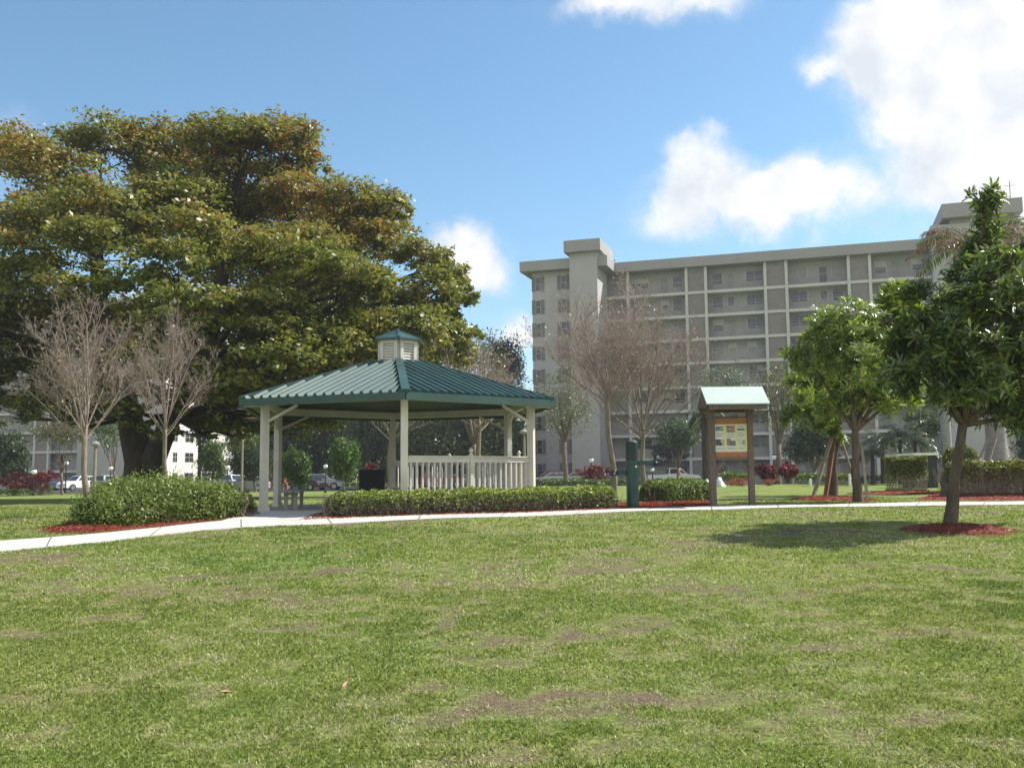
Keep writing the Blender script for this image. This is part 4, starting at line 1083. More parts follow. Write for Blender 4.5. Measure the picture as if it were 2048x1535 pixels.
# people in the car park
def person(label, loc, heading, shirt, shorts, hat, pose):
    t = thing('person', label, 'person', loc, heading)
    # joints: x forward, y left
    J, E, Rr = [], [], []
    def j(p, r, par=None):
        J.append(p); Rr.append(r)
        if par is not None: E.append((par, len(J) - 1))
        return len(J) - 1
    pel = j((0, 0, .94), .13); wa = j((.01, 0, 1.08), .12, pel); ch = j((.02, 0, 1.30), .15, wa); nk = j((.03, 0, 1.47), .06, ch); hd = j((.05, 0, 1.58), .085, nk); tp = j((.05, 0, 1.68), .08, hd)
    for s, st in ((1, pose), (-1, -pose)):
        hp = j((0, s * .10, .90), .095, pel); kn = j((.06 + st * .22, s * .10, .50), .062, hp); an_ = j((-.02 + st * .30, s * .10, .09), .042, kn); j((.14 + st * .30, s * .11, .045), .036, an_)
        sh = j((.02, s * .19, 1.40), .065, ch); el = j((-.02 - st * .14, s * .25, 1.13), .045, sh); wr = j((.14 - st * .16, s * .22, .94), .03, el); pm = j((.19 - st * .16, s * .215, .90), .028, wr)
        for q in range(4): a = j((.245 - st * .16, s * (.195 + q * .014), .865 - q * .006), .008, pm); j((.275 - st * .16, s * (.195 + q * .013), .838 - q * .006), .007, a)
        j((.215 - st * .16, s * .185, .90), .009, pm)
    def skin(name, idx, m, grow):
        mp = {k: i for i, k in enumerate(idx)}
        me = bpy.data.meshes.new(name); me.from_pydata([J[k] for k in idx], [(mp[a], mp[b]) for a, b in E if a in mp and b in mp], []); me.update(); me.materials.append(m)
        o = link(bpy.data.objects.new(name, me)); o.parent = t
        md = o.modifiers.new('skin', 'SKIN')
        for i, k in enumerate(idx):
            v = me.skin_vertices[0].data[i]; v.radius = (Rr[k] * grow, Rr[k] * grow); v.use_root = (i == 0)
        o.modifiers.new('sub', 'SUBSURF').levels = 1
        return o
    skin('body', list(range(len(J))), M['skin'], 1.)
    per = (len(J) - 6) // 2
    skin('shirt', [1, 2, 3] + [6 + 4, 6 + 5, 6 + per + 4, 6 + per + 5], M[shirt], 1.13)
    skin('shorts', [0, 6, 7, 6 + per, 7 + per], M[shorts], 1.15)
    # cap and face
    MB().lathe([(.098, 1.635), (.100, 1.67), (.085, 1.72), (.04, 1.75), (.002, 1.757)], (.05, 0, 0), 14).box(.12, .235, -.07, .07, 1.634, 1.65).build('cap', M[hat], t, smooth=False)
    MB().sphere((.140, 0, 1.585), .016, 8, 6).build('nose', M['skin'], t)
    for s in (1, -1):
        MB().sphere((.128, s * .033, 1.605), .010, 8, 6).build('eye', M['black'], t)
        MB().box(-.07 + .06 + s * pose * .30 - .07, .22 + s * pose * .30, s * .105 - .045, s * .105 + .045, .0, .075).build('shoe', M['pvc'], t)
M['redcloth'] = mat('red_cloth', (.50, .03, .035), .85, .1, 20); M['pinkcloth'] = mat('pink_cloth', (.62, .25, .20), .85, .1, 20)
M['whitecloth'] = mat('white_cloth', (.75, .75, .74), .85, .05, 20); M['darkcloth'] = mat('dark_cloth', (.04, .04, .05), .9, .1, 20)
person('person in red shirt and pale cap walking by the car park', onground(571, 92), R(-30), 'redcloth', 'redcloth', 'whitecloth', .6)
person('person in pink top and white cap behind the hedge', onground(1358, 92), R(20), 'pinkcloth', 'whitecloth', 'whitecloth', .4)

# ------------------------------------------------------------------ beds, hedges, shrubs near the path
strip_bed('mulch_bed', 'red mulch strip under the low hedge in front of the gazebo', [(600, 1041), (700, 1038), (900, 1031), (1080, 1026), (1205, 1020.5)], [(640, 1027), (780, 1023), (960, 1019), (1100, 1015), (1240, 1011)])
strip_bed('mulch_bed', 'red mulch under the big rounded shrub left of gazebo', [(100, 1066), (180, 1066), (330, 1053), (450, 1040), (518, 1030)], [(150, 1040), (230, 1030), (330, 1022), (420, 1016), (500, 1012)])
strip_bed('mulch_bed', 'red mulch under the shrub between exercise post and notice board', [(1215, 1019.5), (1300, 1016.5), (1420, 1012.8)], [(1250, 1005), (1330, 1001), (1420, 1000)])
strip_bed('mulch_bed', 'dark red mulch under the long hedge by the palm', [(1830, 1000), (1900, 1002), (1980, 1002.5), (2120, 1001)], [(1880, 985), (1950, 983), (2030, 982), (2120, 981)])
bed('mulch_bed', 'round red mulch ring of the near right tree on the lawn', 1915, 1061, .88, .70, .10)
bed('mulch_bed', 'red mulch ring round the two propped trees', 1665, 1000, 1.15, 1.7, .10)
bed('mulch_bed', 'red mulch under the square trimmed hedge', 1800, 987, 1.8, 1.4, .08)
bed('mulch_bed', 'red mulch ring of the bare tree beside the left path', 165, 1057, .70, .55, .07)

HG = [((.27, .34, .075), 3), ((.16, .21, .05), 3), ((.34, .40, .12), 1.8), ((.10, .13, .04), 1.2)]
LOWB = [((.19, .165, .12), 3), ((.13, .14, .065), 2), ((.26, .215, .16), 1.2)]
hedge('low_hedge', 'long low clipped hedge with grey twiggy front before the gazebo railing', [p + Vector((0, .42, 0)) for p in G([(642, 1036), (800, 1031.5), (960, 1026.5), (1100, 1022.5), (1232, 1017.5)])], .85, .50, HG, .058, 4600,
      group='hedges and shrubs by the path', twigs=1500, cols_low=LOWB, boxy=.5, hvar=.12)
mound('round_shrub', 'large rounded green shrub between the bare tree and gazebo', [px_pad(*p) for p in ((225, 1020, 70, 46, 17.8), (295, 1006, 75, 50, 18.4), (370, 1003, 72, 46, 18.8), (430, 1005, 50, 36, 19.2), (330, 985, 80, 28, 19.0), (260, 990, 62, 30, 18.6), (200, 1028, 40, 32, 17.6))],
      [((.15, .21, .045), 3), ((.10, .15, .035), 2.2), ((.21, .27, .06), 2.2), ((.30, .34, .10), 1)], .050, 7600, 'hedges and shrubs by the path', base=Vector((-6.5, 18.6, 0)))
mound('sparse_shrub', 'small sparse yellowish shrub at the right end of big shrub', [px_pad(472, 1010, 32, 22, 19.3), px_pad(488, 1002, 16, 16, 19.5)], [((.15, .17, .05), 3), ((.20, .17, .10), 2), ((.10, .13, .04), 2)], .055, 1600, 'hedges and shrubs by the path')
hedge('round_shrub', 'dense dark green shrub between the exercise post and notice board', G([(1292, 1004), (1345, 1002), (1412, 1000)]), 1.05, .60, [((.14, .20, .045), 3), ((.09, .135, .03), 3), ((.21, .26, .065), 1.8)], .06, 9500, cat='shrub',
      group='hedges and shrubs by the path', twigs=250, boxy=.25)
YG = [((.15, .175, .03), 3), ((.10, .13, .025), 3), ((.23, .22, .05), 1.3), ((.27, .20, .05), .5)]
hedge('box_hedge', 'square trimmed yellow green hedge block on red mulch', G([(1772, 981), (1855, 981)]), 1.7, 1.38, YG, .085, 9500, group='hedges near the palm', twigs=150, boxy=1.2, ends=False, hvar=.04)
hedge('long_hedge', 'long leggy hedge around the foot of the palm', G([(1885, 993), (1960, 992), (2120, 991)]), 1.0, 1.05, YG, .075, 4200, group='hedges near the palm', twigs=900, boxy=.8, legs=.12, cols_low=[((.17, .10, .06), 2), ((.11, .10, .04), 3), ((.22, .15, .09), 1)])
hedge('box_hedge', 'taller clipped hedge behind the long hedge by the palm', [onground(1890, 38), onground(1958, 38)], 1.3, 1.75, YG, .085, 6500, group='hedges near the palm', twigs=80, boxy=1.0)

# ------------------------------------------------------------------ right trees
ROS = [((.12, .17, .035), 3), ((.075, .115, .025), 2.2), ((.19, .245, .055), 2), ((.28, .32, .12), .9)]
LIME = [((.22, .30, .045), 3), ((.15, .21, .035), 2), ((.31, .38, .075), 2), ((.40, .45, .15), 1)]
M['bark_mid'] = mat('brown_bark', (.105, .078, .055), .9, .4, 9, .7, stretch=(1, 1, .3))
def rosettes(pads, per, n_leaf=8, L=.19):
    """leaves in terminal whorls, as on frangipani-like and trumpet trees"""
    ar = np.array([p[1] * p[3] for p in pads]); ar = ar / ar.mean()
    cu = [crown_pts([p], max(12, int(per * a ** .9)), .35, .19) for p, a in zip(pads, ar)]
    C = np.concatenate([q[0] for q in cu]); U = np.concatenate([q[1] for q in cu])
    n = len(C); ax = U * .8 + unit(n) * .5 + np.array([0, 0, .55]); ax /= np.linalg.norm(ax, axis=1, keepdims=True)
    ref = unit(n); a = np.cross(ax, ref); a /= np.linalg.norm(a, axis=1, keepdims=True); b = np.cross(ax, a)
    Cs, Ds, Ns, Ls = [], [], [], []
    for k in range(n_leaf):
        t = 2 * math.pi * k / n_leaf + rng.random(n) * .5
        rad = a * np.cos(t)[:, None] + b * np.sin(t)[:, None]
        lift = (.15 + .6 * rng.random((n, 1)))
        d = rad + ax * lift; d /= np.linalg.norm(d, axis=1, keepdims=True)
        l = L * (.6 + .7 * rng.random(n))
        Cs.append(C + d * (l[:, None] * .55) + rng.standard_normal((n, 3)) * .025); Ds.append(d); Ns.append(ax - rad * .5); Ls.append(l)
    return np.concatenate(Cs), np.concatenate(Ds), np.concatenate(Ns), np.concatenate(Ls)
def rosette_tree(name, label, base, fork, pads, per, trunk_r, L, cols, bark='bark', group=None):
    t = thing(name, label, 'tree', base, 0, group)
    base, f = Vector(base), Vector(fork); d = f - base; mb = MB()
    pth = [base + Vector((0, 0, -.12)), base + d * .03, base + d * .2, base + d * .45 + Vector((-trunk_r * .35, 0, 0)), base + d * .75, f]
    mb.tube(pth, [trunk_r * 1.55, trunk_r * 1.2, trunk_r * 1.05, trunk_r * .9, trunk_r * .8, trunk_r * .72], 12)
    limbs(mb, f - d * .02, trunk_r * .55, [tuple(p[0]) for p in pads], .15, .018)
    mb.build('trunk', M[bark], t, True, True)
    C, D, Nn, Ls = rosettes(pads, per, 8, L)
    leaf_obj('crown', C, D, Nn, Ls, Ls * .27, palette(len(C), cols, .2), M['gloss_leaf'], t, True)
    return t
Yn = ground(1900, 1052).y
near_pads = [px_pad(*p) for p in ((1972, 405, 24, 46, Yn + .1), (1985, 470, 40, 40, Yn + .2), (2000, 520, 52, 40, Yn), (2075, 520, 46, 46, Yn + .5), (1945, 570, 52, 44, Yn - .3), (2010, 570, 75, 60, Yn - .6), (1870, 620, 65, 55, Yn - .2),
             (1850, 690, 62, 60, Yn + .2), (1825, 660, 48, 52, Yn + .1), (1830, 740, 44, 44, Yn), (1940, 650, 75, 65, Yn - .9), (2040, 650, 70, 70, Yn), (1880, 745, 65, 52, Yn - .5), (1960, 745, 80, 60, Yn - .5), (2060, 745, 75, 70, Yn + .2), (1910, 690, 90, 80, Yn + .9), (2000, 690, 90, 90, Yn + 1.0),
             (1995, 808, 55, 34, Yn + .2), (2075, 820, 55, 45, Yn + .3), (1900, 800, 45, 26, Yn + .3))]
rosette_tree('shade_tree', 'nearest tree with dark glossy leaf whorls in round red mulch ring', ground(1900, 1052), at(1926, 845, Yn), near_pads, 205, .100, .17, ROS, 'bark_mid', group='trees on the lawn')
Y1 = ground(1716, 1004).y
p1 = [px_pad(*p) for p in ((1640, 660, 62, 42, Y1), (1610, 705, 42, 42, Y1 + .3), (1700, 640, 70, 42, Y1 - .2), (1770, 650, 62, 50, Y1), (1690, 720, 72, 50, Y1 - .6), (1760, 730, 75, 55, Y1 - .3), (1810, 700, 45, 70, Y1 + .3), (1800, 610, 38, 36, Y1 + .2), (1835, 660, 36, 50, Y1 + .4), (1780, 585, 26, 20, Y1),
                           (1740, 800, 70, 40, Y1 - .3), (1800, 790, 45, 40, Y1 + .3), (1690, 790, 45, 40, Y1 + .5))]
rosette_tree('shade_tree', 'bright green tree with straight brown trunk and thin props', ground(1716, 1004), at(1710, 860, Y1), p1, 290, .115, .17, LIME, bark='bark_mid', group='trees on the lawn')
Y2 = ground(1668, 996).y
p2 = [px_pad(*p) for p in ((1640, 790, 55, 42, Y2), (1610, 830, 40, 34, Y2 + .2), (1670, 830, 48, 36, Y2 - .3), (1610, 760, 30, 30, Y2 + .3), (1660, 760, 45, 45, Y2 + .8), (1668, 870, 16, 18, Y2))]
rosette_tree('shade_tree', 'short trunked tree held by three wooden props left of brown trunk', ground(1666, 996), at(1672, 862, Y2), p2, 220, .13, .17, LIME, bark='bark_mid', group='trees on the lawn')
def prop(label, a, b, Yb, Yt, w, m='stake'):
    p = onground(a[0], Yb); p.z -= .03; q = at(b[0], b[1], Yt)
    t = tag(MB().bar((0, 0, 0), q - p, w, w * .6).build('tree_prop', M[m]), label, 'tree prop', 'wooden tree props'); t.location = p
prop('grey slanting prop leftmost of the propped tree', (1622, 996), (1664, 874), Y2 - .9, Y2 - .16, .10)
prop('orange brown slanting board nearest the short trunk', (1648, 996), (1668, 880), Y2 - .7, Y2 - .16, .12, 'stake_dark')
prop('thin pale prop running right from the short trunk', (1716, 940), (1682, 876), Y2 + 1.2, Y2 + .16, .07)
prop('thin grey prop standing right of the brown trunk', (1733, 1006), (1723, 888), Y1 - .5, Y1 + .16, .07)

# royal palm with props
Yp = 33.5
def fan(t, mats, c, fronds, L, cols, droop=1., dead=0):
    Cs, Ds, Ns, Ls, cl = [], [], [], [], []
    st = MB()
    for i in range(fronds):
        a = 2 * math.pi * i / fronds + rnd.uniform(-.2, .2); el = rnd.uniform(.15, 1.25); l = L * rnd.uniform(.8, 1.1)
        p = Vector(c); d = Vector((math.cos(a) * math.cos(el), math.sin(a) * math.cos(el), math.sin(el))); pts = [p.copy()]
        k = 14
        for s in range(k):
            d = (d + Vector((0, 0, -.13 * droop))).normalized(); p = p + d * (l / k); pts.append(p.copy())
            if s < 1: continue
            side = d.cross(Vector((0, 0, 1)))
            if side.length < .1: side = Vector((1, 0, 0))
            side.normalize(); ll = l * .26 * math.sin(math.pi * (s + .7) / (k + .8)) + .05
            for r_ in range(4):
                q = p - d * (l / k) * r_ / 4
                for sg in (-1, 1):
                    dd = (side * sg + d * .55 + Vector((0, 0, -.35 - .3 * rnd.random())) + Vector((0, 0, rnd.uniform(-.4, .4)))).normalized()
                    Cs.append(q + dd * ll * .5); Ds.append(dd); Ns.append(Vector((rnd.uniform(-.4, .4), rnd.uniform(-.4, .4), 1))); Ls.append(ll)
                    cl.append(i >= fronds - dead)
        st.tube(pts, [.035 * (1 - .85 * j / k) for j in range(k + 1)], 5)
    n = len(Cs); Ls = np.array(Ls); col = palette(n, cols, .2); cl = np.array(cl)
    if cl.any(): col[cl] = palette(int(cl.sum()), [((.20, .13, .07), 2), ((.27, .18, .10), 1)], .2)
    leaf_obj('fronds', np.array([v[:] for v in Cs]), np.array([v[:] for v in Ds]), np.array([v[:] for v in Ns]), Ls, np.full(n, L * .016) + .008, col, M['gloss_leaf'], t)
    st.build('frond_stalks', M['bark'], t, True)
b = onground(1996, Yp); s = Yp / FPX
t = thing('royal_palm', 'thick grey ringed palm trunk with brown drooping fronds behind near tree', 'palm', b)
prof = []
ztop = at(1990, 560, Yp).z - b.z; H = ztop
for i in range(70):
    z = -.15 + (H + .15) * i / 69; f = z / H
    r = (30 - 11 * float(ss(.04, .26, f)) - 3 * max(0, f - .5)) * s
    prof.append((r * (1 + .018 * (i % 3 == 0)), z))
MB().lathe(prof, n=20).build('trunk', M['palm_trunk'], t, smooth=True)
sv = MB().lathe([(prof[-1][0] * .95, H - .02), (prof[-1][0] * 1.05, H + .3), (prof[-1][0] * .6, H + 1.0), (.05, H + 1.4)], n=14).build('crownshaft', M['fitgreen'], t, smooth=True)
fan(t, None, at(1955, 505, Yp), 18, 2.9, [((.07, .10, .03), 3), ((.10, .12, .04), 2), ((.16, .13, .07), 1)], 1.15, dead=10)
for lab, a, bb, yb, yt in (('pale slanting prop left of the ringed palm trunk', (1925, 985), (1975, 880), Yp - 1.2, Yp - .35), ('long pale prop crossing the hedge in front of palm', (1955, 1000), (1992, 876), Yp - 1.6, Yp - .52),
                        ('slanting prop right of the ringed palm trunk', (2060, 985), (2020, 880), Yp - .2, Yp - .1)):
    prop(lab, a, bb, yb, yt, .07)
Yq = 58.
b = onground(1896, Yq); s = Yq / FPX
t = thing('royal_palm', 'slim grey palm trunk standing left of the leaning near trunk', 'palm', b)
H = at(1896, 640, Yq).z - b.z
MB().lathe([(10.5 * s * (1 + .02 * (i % 2)) * (1 - .25 * i / 40), -.1 + (H + .1) * i / 40) for i in range(41)], n=14).build('trunk', M['palm_trunk'], t, smooth=True)
fan(t, None, at(1896, 640, Yq), 15, 3.2, [((.05, .08, .025), 3), ((.08, .11, .03), 2)], 1.1, 2)

# ------------------------------------------------------------------ bare young trees
bt = lambda px, py: ground(px, py)
b = bt(172, 1052); Y = b.y
bare_tree('bare_tree', 'bare pale twigged tree beside the left path in red mulch', b, at(169, 884, Y), at(170, 588, Y).z, 138 * Y / FPX, .058, 3, 13, leaves=350, dense=1.2)
Y = 21.; b = onground(334, Y)
bare_tree('bare_tree', 'bare young tree rising behind the big rounded shrub', b, at(330, 872, Y), at(330, 618, Y).z, 112 * Y / FPX, .052, 8, 12, leaves=300, dense=1.15)
Y = 27.5; b = onground(1229, Y)
bare_tree('bare_tree', 'tall bare pinkish tree with slightly leaning trunk behind exercise post', b, at(1214, 806, Y), at(1240, 570, Y).z, 172 * Y / FPX, .085, 5, 16, twig='twig_red', leaves=1500, dense=1.42)
Y = 29.5; b = onground(1284, Y)
bare_tree('bare_tree', 'low spreading bare tree right of the tall pinkish bare tree', b, at(1286, 880, Y), at(1290, 640, Y).z, 200 * Y / FPX, .078, 21, 16, twig='twig', leaves=1600, dense=1.4)
Y = 40.; b = onground(959, Y)
bare_tree('bare_tree', 'bare reddish tree seen through the right half of the gazebo', b, at(958, 862, Y), at(965, 690, Y).z, 110 * Y / FPX, .11, 31, 12, twig='twig_red', leaves=1500, dense=1.3)
Y = 36.; b = onground(778, Y)
bare_tree('bare_tree', 'bare pale tree behind the rear post of the gazebo', b, at(782, 882, Y), at(720, 690, Y).z, 105 * Y / FPX, .11, 44, 11, twig='twig', leaves=500, dense=1.2)

# ------------------------------------------------------------------ the big spreading tree
def big_tree():
    Yb = 42.; b = onground(292, Yb); s = Yb / FPX
    t = thing('almond_tree', 'huge spreading tree with layered green and orange leaves behind gazebo', 'tree', b)
    mb = MB()
    P = lambda px, py, dy=0: at(px, py, Yb + dy)
    mb.tube([b + Vector((-.2, 0, -.3)), P(285, 950), P(282, 920), P(270, 880), P(258, 830), P(240, 760, -1), P(215, 690, -1), P(200, 600, -2), P(190, 500, -2), P(180, 400, -1)], [1.15, .80, .70, .60, .52, .46, .40, .33, .24, .12], 14)
    mb.tube([P(296, 948), P(306, 920, -.2), P(322, 885, -.5), P(345, 830, -1), P(400, 740, -1), P(430, 640, 0), P(450, 520, 1), P(470, 400, 1), P(480, 300, 1)], [.70, .55, .47, .42, .38, .34, .28, .20, .10], 14)
    pads = []
    T = [  # x, y, rx, ry, dy
        (35, 320, 105, 48, 1), (185, 290, 95, 46, 0), (300, 300, 95, 46, 2), (415, 290, 85, 44, -1), (500, 268, 85, 40, 0), (590, 290, 80, 42, 1), (640, 325, 45, 36, 2), (110, 350, 110, 50, -2), (360, 350, 120, 50, 3), (520, 340, 120, 55, 2),
        (80, 425, 120, 46, -4), (220, 415, 110, 44, -5), (330, 420, 100, 46, -2), (470, 430, 110, 50, 2), (600, 400, 95, 50, 0), (700, 395, 75, 40, -1), (765, 405, 60, 34, 1), (812, 418, 34, 20, 0), (690, 450, 90, 46, 2),
        (40, 490, 110, 38, -6), (170, 490, 100, 36, -7), (280, 480, 90, 36, -3), (400, 470, 95, 38, -6), (520, 500, 95, 36, -7), (640, 490, 90, 42, -3), (750, 490, 85, 42, -1), (835, 510, 62, 40, 0), (880, 540, 46, 32, 1),
        (-40, 590, 80, 60, 2), (20, 650, 90, 50, 3), (110, 620, 85, 40, 5), (260, 565, 95, 36, -8), (370, 540, 80, 34, -9), (430, 590, 90, 36, -9), (560, 590, 95, 40, -7), (690, 570, 95, 42, -4), (800, 580, 85, 42, -2), (890, 600, 55, 36, 0), (925, 600, 32, 20, 0),
        (330, 650, 90, 36, -6), (470, 660, 95, 40, -8), (600, 660, 95, 42, -6), (720, 650, 90, 44, -4), (830, 660, 80, 44, -2), (910, 650, 44, 30, 0),
        (400, 740, 90, 40, -7), (520, 740, 90, 44, -7), (640, 740, 95, 46, -3), (760, 720, 90, 46, -1), (860, 720, 75, 42, 2), (440, 810, 66, 30, -6), (370, 800, 46, 24, -6), (540, 800, 80, 32, -4), (650, 800, 80, 34, 2), (90, 700, 80, 40, 4), (250, 700, 70, 40, 5),
        (250, 790, 70, 40, -5), (330, 770, 70, 40, -6), (180, 810, 60, 34, -3), (110, 800, 60, 30, 2), (30, 790, 60, 30, 4), (280, 840, 40, 22, -5), (400, 850, 40, 24, -3), (540, 520, 110, 50, 1), (680, 500, 100, 50, 2), (330, 380, 110, 50, -1), (140, 460, 110, 50, -1), (10, 690, 70, 46, 3), (60, 740, 70, 36, 4), (-20, 760, 60, 40, 3), (110, 760, 50, 26, 5), (150, 640, 90, 40, 4), (300, 720, 80, 34, -3), (200, 760, 70, 30, 2), (340, 860, 40, 22, -4), (480, 850, 70, 28, -1), (580, 860, 80, 30, 2), (700, 800, 70, 30, 1), (900, 700, 50, 30, 1), (930, 650, 36, 24, 0), (820, 760, 70, 34, 3), (700, 560, 100, 40, -6), (600, 540, 90, 36, -8), (800, 640, 90, 40, -4),
        (860, 580, 60, 34, -2), (550, 700, 100, 40, -8), (660, 700, 90, 40, -6), (780, 690, 80, 40, -4), (380, 620, 90, 36, -10), (120, 560, 80, 34, -8), (60, 540, 80, 34, -6), (480, 540, 160, 70, 5), (640, 600, 160, 80, 6), (300, 640, 140, 50, 7), (740, 660, 120, 60, 6), (560, 450, 150, 60, 6), (420, 700, 130, 60, 6), (200, 430, 150, 50, 6)]
    for (x, y, rx, ry, dy) in T:
        pads.append(px_pad(x, y, rx, ry, Yb + dy, max(1.6, rx * s * .95)))
        k_ = rnd.uniform(1.05, 1.5); cc_ = pads[-1][0] + np.array([rnd.uniform(-.5, .5), 0, rnd.uniform(-.35, .35) - (k_ - 1.05) * pads[-1][3]])
        pads[-1] = (cc_, pads[-1][1] * rnd.uniform(.85, 1.05), pads[-1][2], pads[-1][3] * k_)
    # boughs to a part of the pads, from points along the two leaders
    nodes = [P(258, 830), P(240, 760, -1), P(215, 690, -1), P(200, 600, -2), P(190, 500, -2), P(345, 830, -1), P(400, 740, -1), P(430, 640), P(450, 520, 1), P(470, 400, 1)]
    for (c, rx, ry, rz) in pads:
        c = Vector(c) - Vector((0, 0, rz * .5))
        q = min(nodes, key=lambda n_: (n_ - c).length + 1.6 * max(0, n_.z - c.z + 1.0))
        limbs(mb, q, .17, [c], .25, .04)
        for k in range(3):
            limbs(mb, c.lerp(q, .12), .05, [c + Vector((rnd.uniform(-1, 1) * rx, rnd.uniform(-1, 1) * ry, rnd.uniform(.1, .8) * rz))], .1, .015)
    mb.build('trunk', M['bark_dark'], t, True, True)
    areas = [p[1] * p[3] for p in pads]
    Cs, Us, Fs = [], [], []
    for p, a in zip(pads, areas):
        n = int(1180 * a + 420)
        C, U = crown_pts([p], n, .35, .14, .8, top=True, frac=.019)
        Cs.append(C); Us.append(U)
    C = np.concatenate(Cs); U = np.concatenate(Us); n = len(C)
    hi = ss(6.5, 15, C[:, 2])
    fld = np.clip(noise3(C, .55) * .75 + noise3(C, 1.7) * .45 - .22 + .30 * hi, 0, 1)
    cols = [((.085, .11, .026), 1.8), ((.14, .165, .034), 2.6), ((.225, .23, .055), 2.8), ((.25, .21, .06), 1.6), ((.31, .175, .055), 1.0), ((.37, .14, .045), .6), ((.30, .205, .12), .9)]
    Nn = U * .5 + unit(n) * .7 + np.array([0, 0, .6]); D = unit(n) + U * .6; D[:, 2] *= .5
    Ls = .225 * (.55 + .8 * rng.random(n))
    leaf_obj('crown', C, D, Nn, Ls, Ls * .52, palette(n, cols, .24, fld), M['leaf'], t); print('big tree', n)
big_tree()

# ------------------------------------------------------------------ background planting
DG = 'background trees'
bg_tree('dark_tree', 'dense dark round tree at the left edge before grey building', 'tree', 18, 905, 46, 52, 92, DARKG, .3, 900, 8, .2, group=DG)
bg_tree('sparse_tree', 'sparse olive tree with curved thin trunk left of the white car', 'tree', 118, 868, 60, 36, 88, OLIVE, .22, 260, 9, .12, group=DG, base_px=126, bark='bark')
bg_tree('sparse_tree', 'sparse green tree with crooked trunk left of the massive trunk', 'tree', 215, 862, 50, 40, 93, GREEN, .24, 260, 8, .14, group=DG, base_px=234)
bg_tree('dark_tree', 'dark slim tree standing against the sunlit white wall', 'tree', 402, 850, 24, 62, 96, DARKG, .3, 420, 8, .22, group=DG, base_px=398, bark='bark_dark')
bg_tree('round_tree', 'mid green bushy tree left of the silver sedan', 'tree', 427, 924, 28, 40, 90, GREEN, .26, 800, 7, .12, group=DG)
bg_tree('bright_tree', 'bright yellow green slim tree above the silver sedan', 'tree', 486, 868, 36, 46, 97, BRIGHT, .26, 700, 8, .14, group=DG)
bg_tree('dark_tree', 'dark bushy tree hanging over the silver sedan', 'tree', 512, 922, 52, 34, 94.5, DARKG, .28, 900, 7, .14, group=DG)
bg_tree('round_tree', 'small round topped green tree just right of gazebo left post', 'tree', 590, 925, 28, 40, 70, [((.08, .14, .03), 3), ((.06, .10, .02), 2), ((.12, .18, .04), 1)], .2, 900, 6, .07, group='small round trees', fork=.5)
bg_tree('round_tree', 'small bright round topped tree left of the litter bin', 'tree', 687, 924, 33, 44, 66, [((.10, .17, .03), 3), ((.07, .12, .025), 2), ((.15, .22, .045), 1)], .2, 1000, 6, .07, group='small round trees', fork=.5)
for i, (x, y, rx, ry, Y, c, lab) in enumerate((
        (560, 830, 80, 90, 112, DARKG, 'tall dark tree mass behind the left half of gazebo'), (660, 820, 80, 100, 116, DARKG + OLIVE[:1], 'tall dark olive tree behind the two round trees'),
        (745, 830, 60, 95, 110, DARKG, 'dark tall tree above the litter bin'), (850, 850, 75, 80, 104, OLIVE + GREEN, 'olive green tree filling the right half of gazebo opening'),
        (920, 880, 60, 70, 108, OLIVE, 'brownish olive tree behind the railing'), (1000, 850, 62, 90, 104, OLIVE + GREEN[:2], 'tall olive tree left of the right gazebo posts'),
        (1040, 900, 40, 55, 112, DARKG, 'dark bushy tree behind the right gazebo posts'), (470, 800, 70, 70, 114, DARKG, 'dark tree under the boughs of the huge tree'), (610, 905, 70, 50, 118, DARKG + GREEN[:1], 'low dark tree behind the pale blue car'),
        (830, 920, 60, 46, 112, GREEN + OLIVE, 'low green tree behind the far railing'))):
    bg_tree('background_tree', lab, 'tree', x, y, rx, ry, Y, c, .36, 900, 9, .25, group=DG, bark='bark_dark')
bg_tree('sparse_tree', 'tall olive brown thin leaved tree above the gazebo roof right slope', 'tree', 935, 730, 85, 75, 74, OLIVE + [((.17, .13, .06), 2)], .2, 420, 12, .2, group=DG, base_px=955)
bg_tree('dark_tree', 'dark grey green treetop right of the huge tree crown', 'tree', 1005, 730, 46, 62, 118, [((.045, .055, .04), 3), ((.06, .07, .05), 2), ((.03, .04, .028), 2)], .32, 800, 9, .25, group=DG)
bg_tree('sparse_tree', 'yellowish sparse tree with dark forked trunk before the stair tower', 'tree', 1130, 805, 75, 66, 78, OLIVE + GREEN[:1], .17, 330, 12, .2, group=DG, bark='bark', fork=.55)
bg_tree('sparse_tree', 'sparse brownish tree with grey trunk right of notice board', 'tree', 1556, 795, 58, 66, 66, OLIVE, .15, 300, 12, .2, group=DG, bark='bark', fork=.45)
bg_tree('dark_tree', 'dense dark round tree behind the propped trees', 'tree', 1632, 888, 62, 46, 78, DARKG, .24, 1100, 8, .2, group=DG)
bg_tree('dark_tree', 'dark shrubby tree behind the low bare tree', 'tree', 1355, 868, 56, 44, 92, DARKG + GREEN[:1], .24, 600, 8, .15, group=DG)
bg_tree('silver_tree', 'silvery green feathery treetop above the notice board roof', 'tree', 1450, 768, 70, 34, 86, [((.12, .16, .11), 3), ((.16, .19, .14), 2), ((.09, .12, .07), 2)], .2, 420, 9, .14, group=DG, base_px=1412)
bg_tree('dark_shrub', 'dark leafy shrub above the white pickup truck', 'shrub', 1338, 905, 42, 20, 103, [((.06, .075, .05), 3), ((.04, .05, .03), 2), ((.1, .115, .08), 1)], .22, 600, 7, .08, group=DG)
bg_tree('dark_tree', 'dark tree standing behind the palm and long hedge', 'tree', 2075, 870, 46, 60, 70, DARKG, .26, 900, 7, .2, group=DG)
bg_tree('dark_tree', 'dark green tree between the slim palm and near trunk', 'tree', 1850, 852, 42, 34, 76, DARKG + GREEN[:1], .24, 600, 7, .15, group=DG)
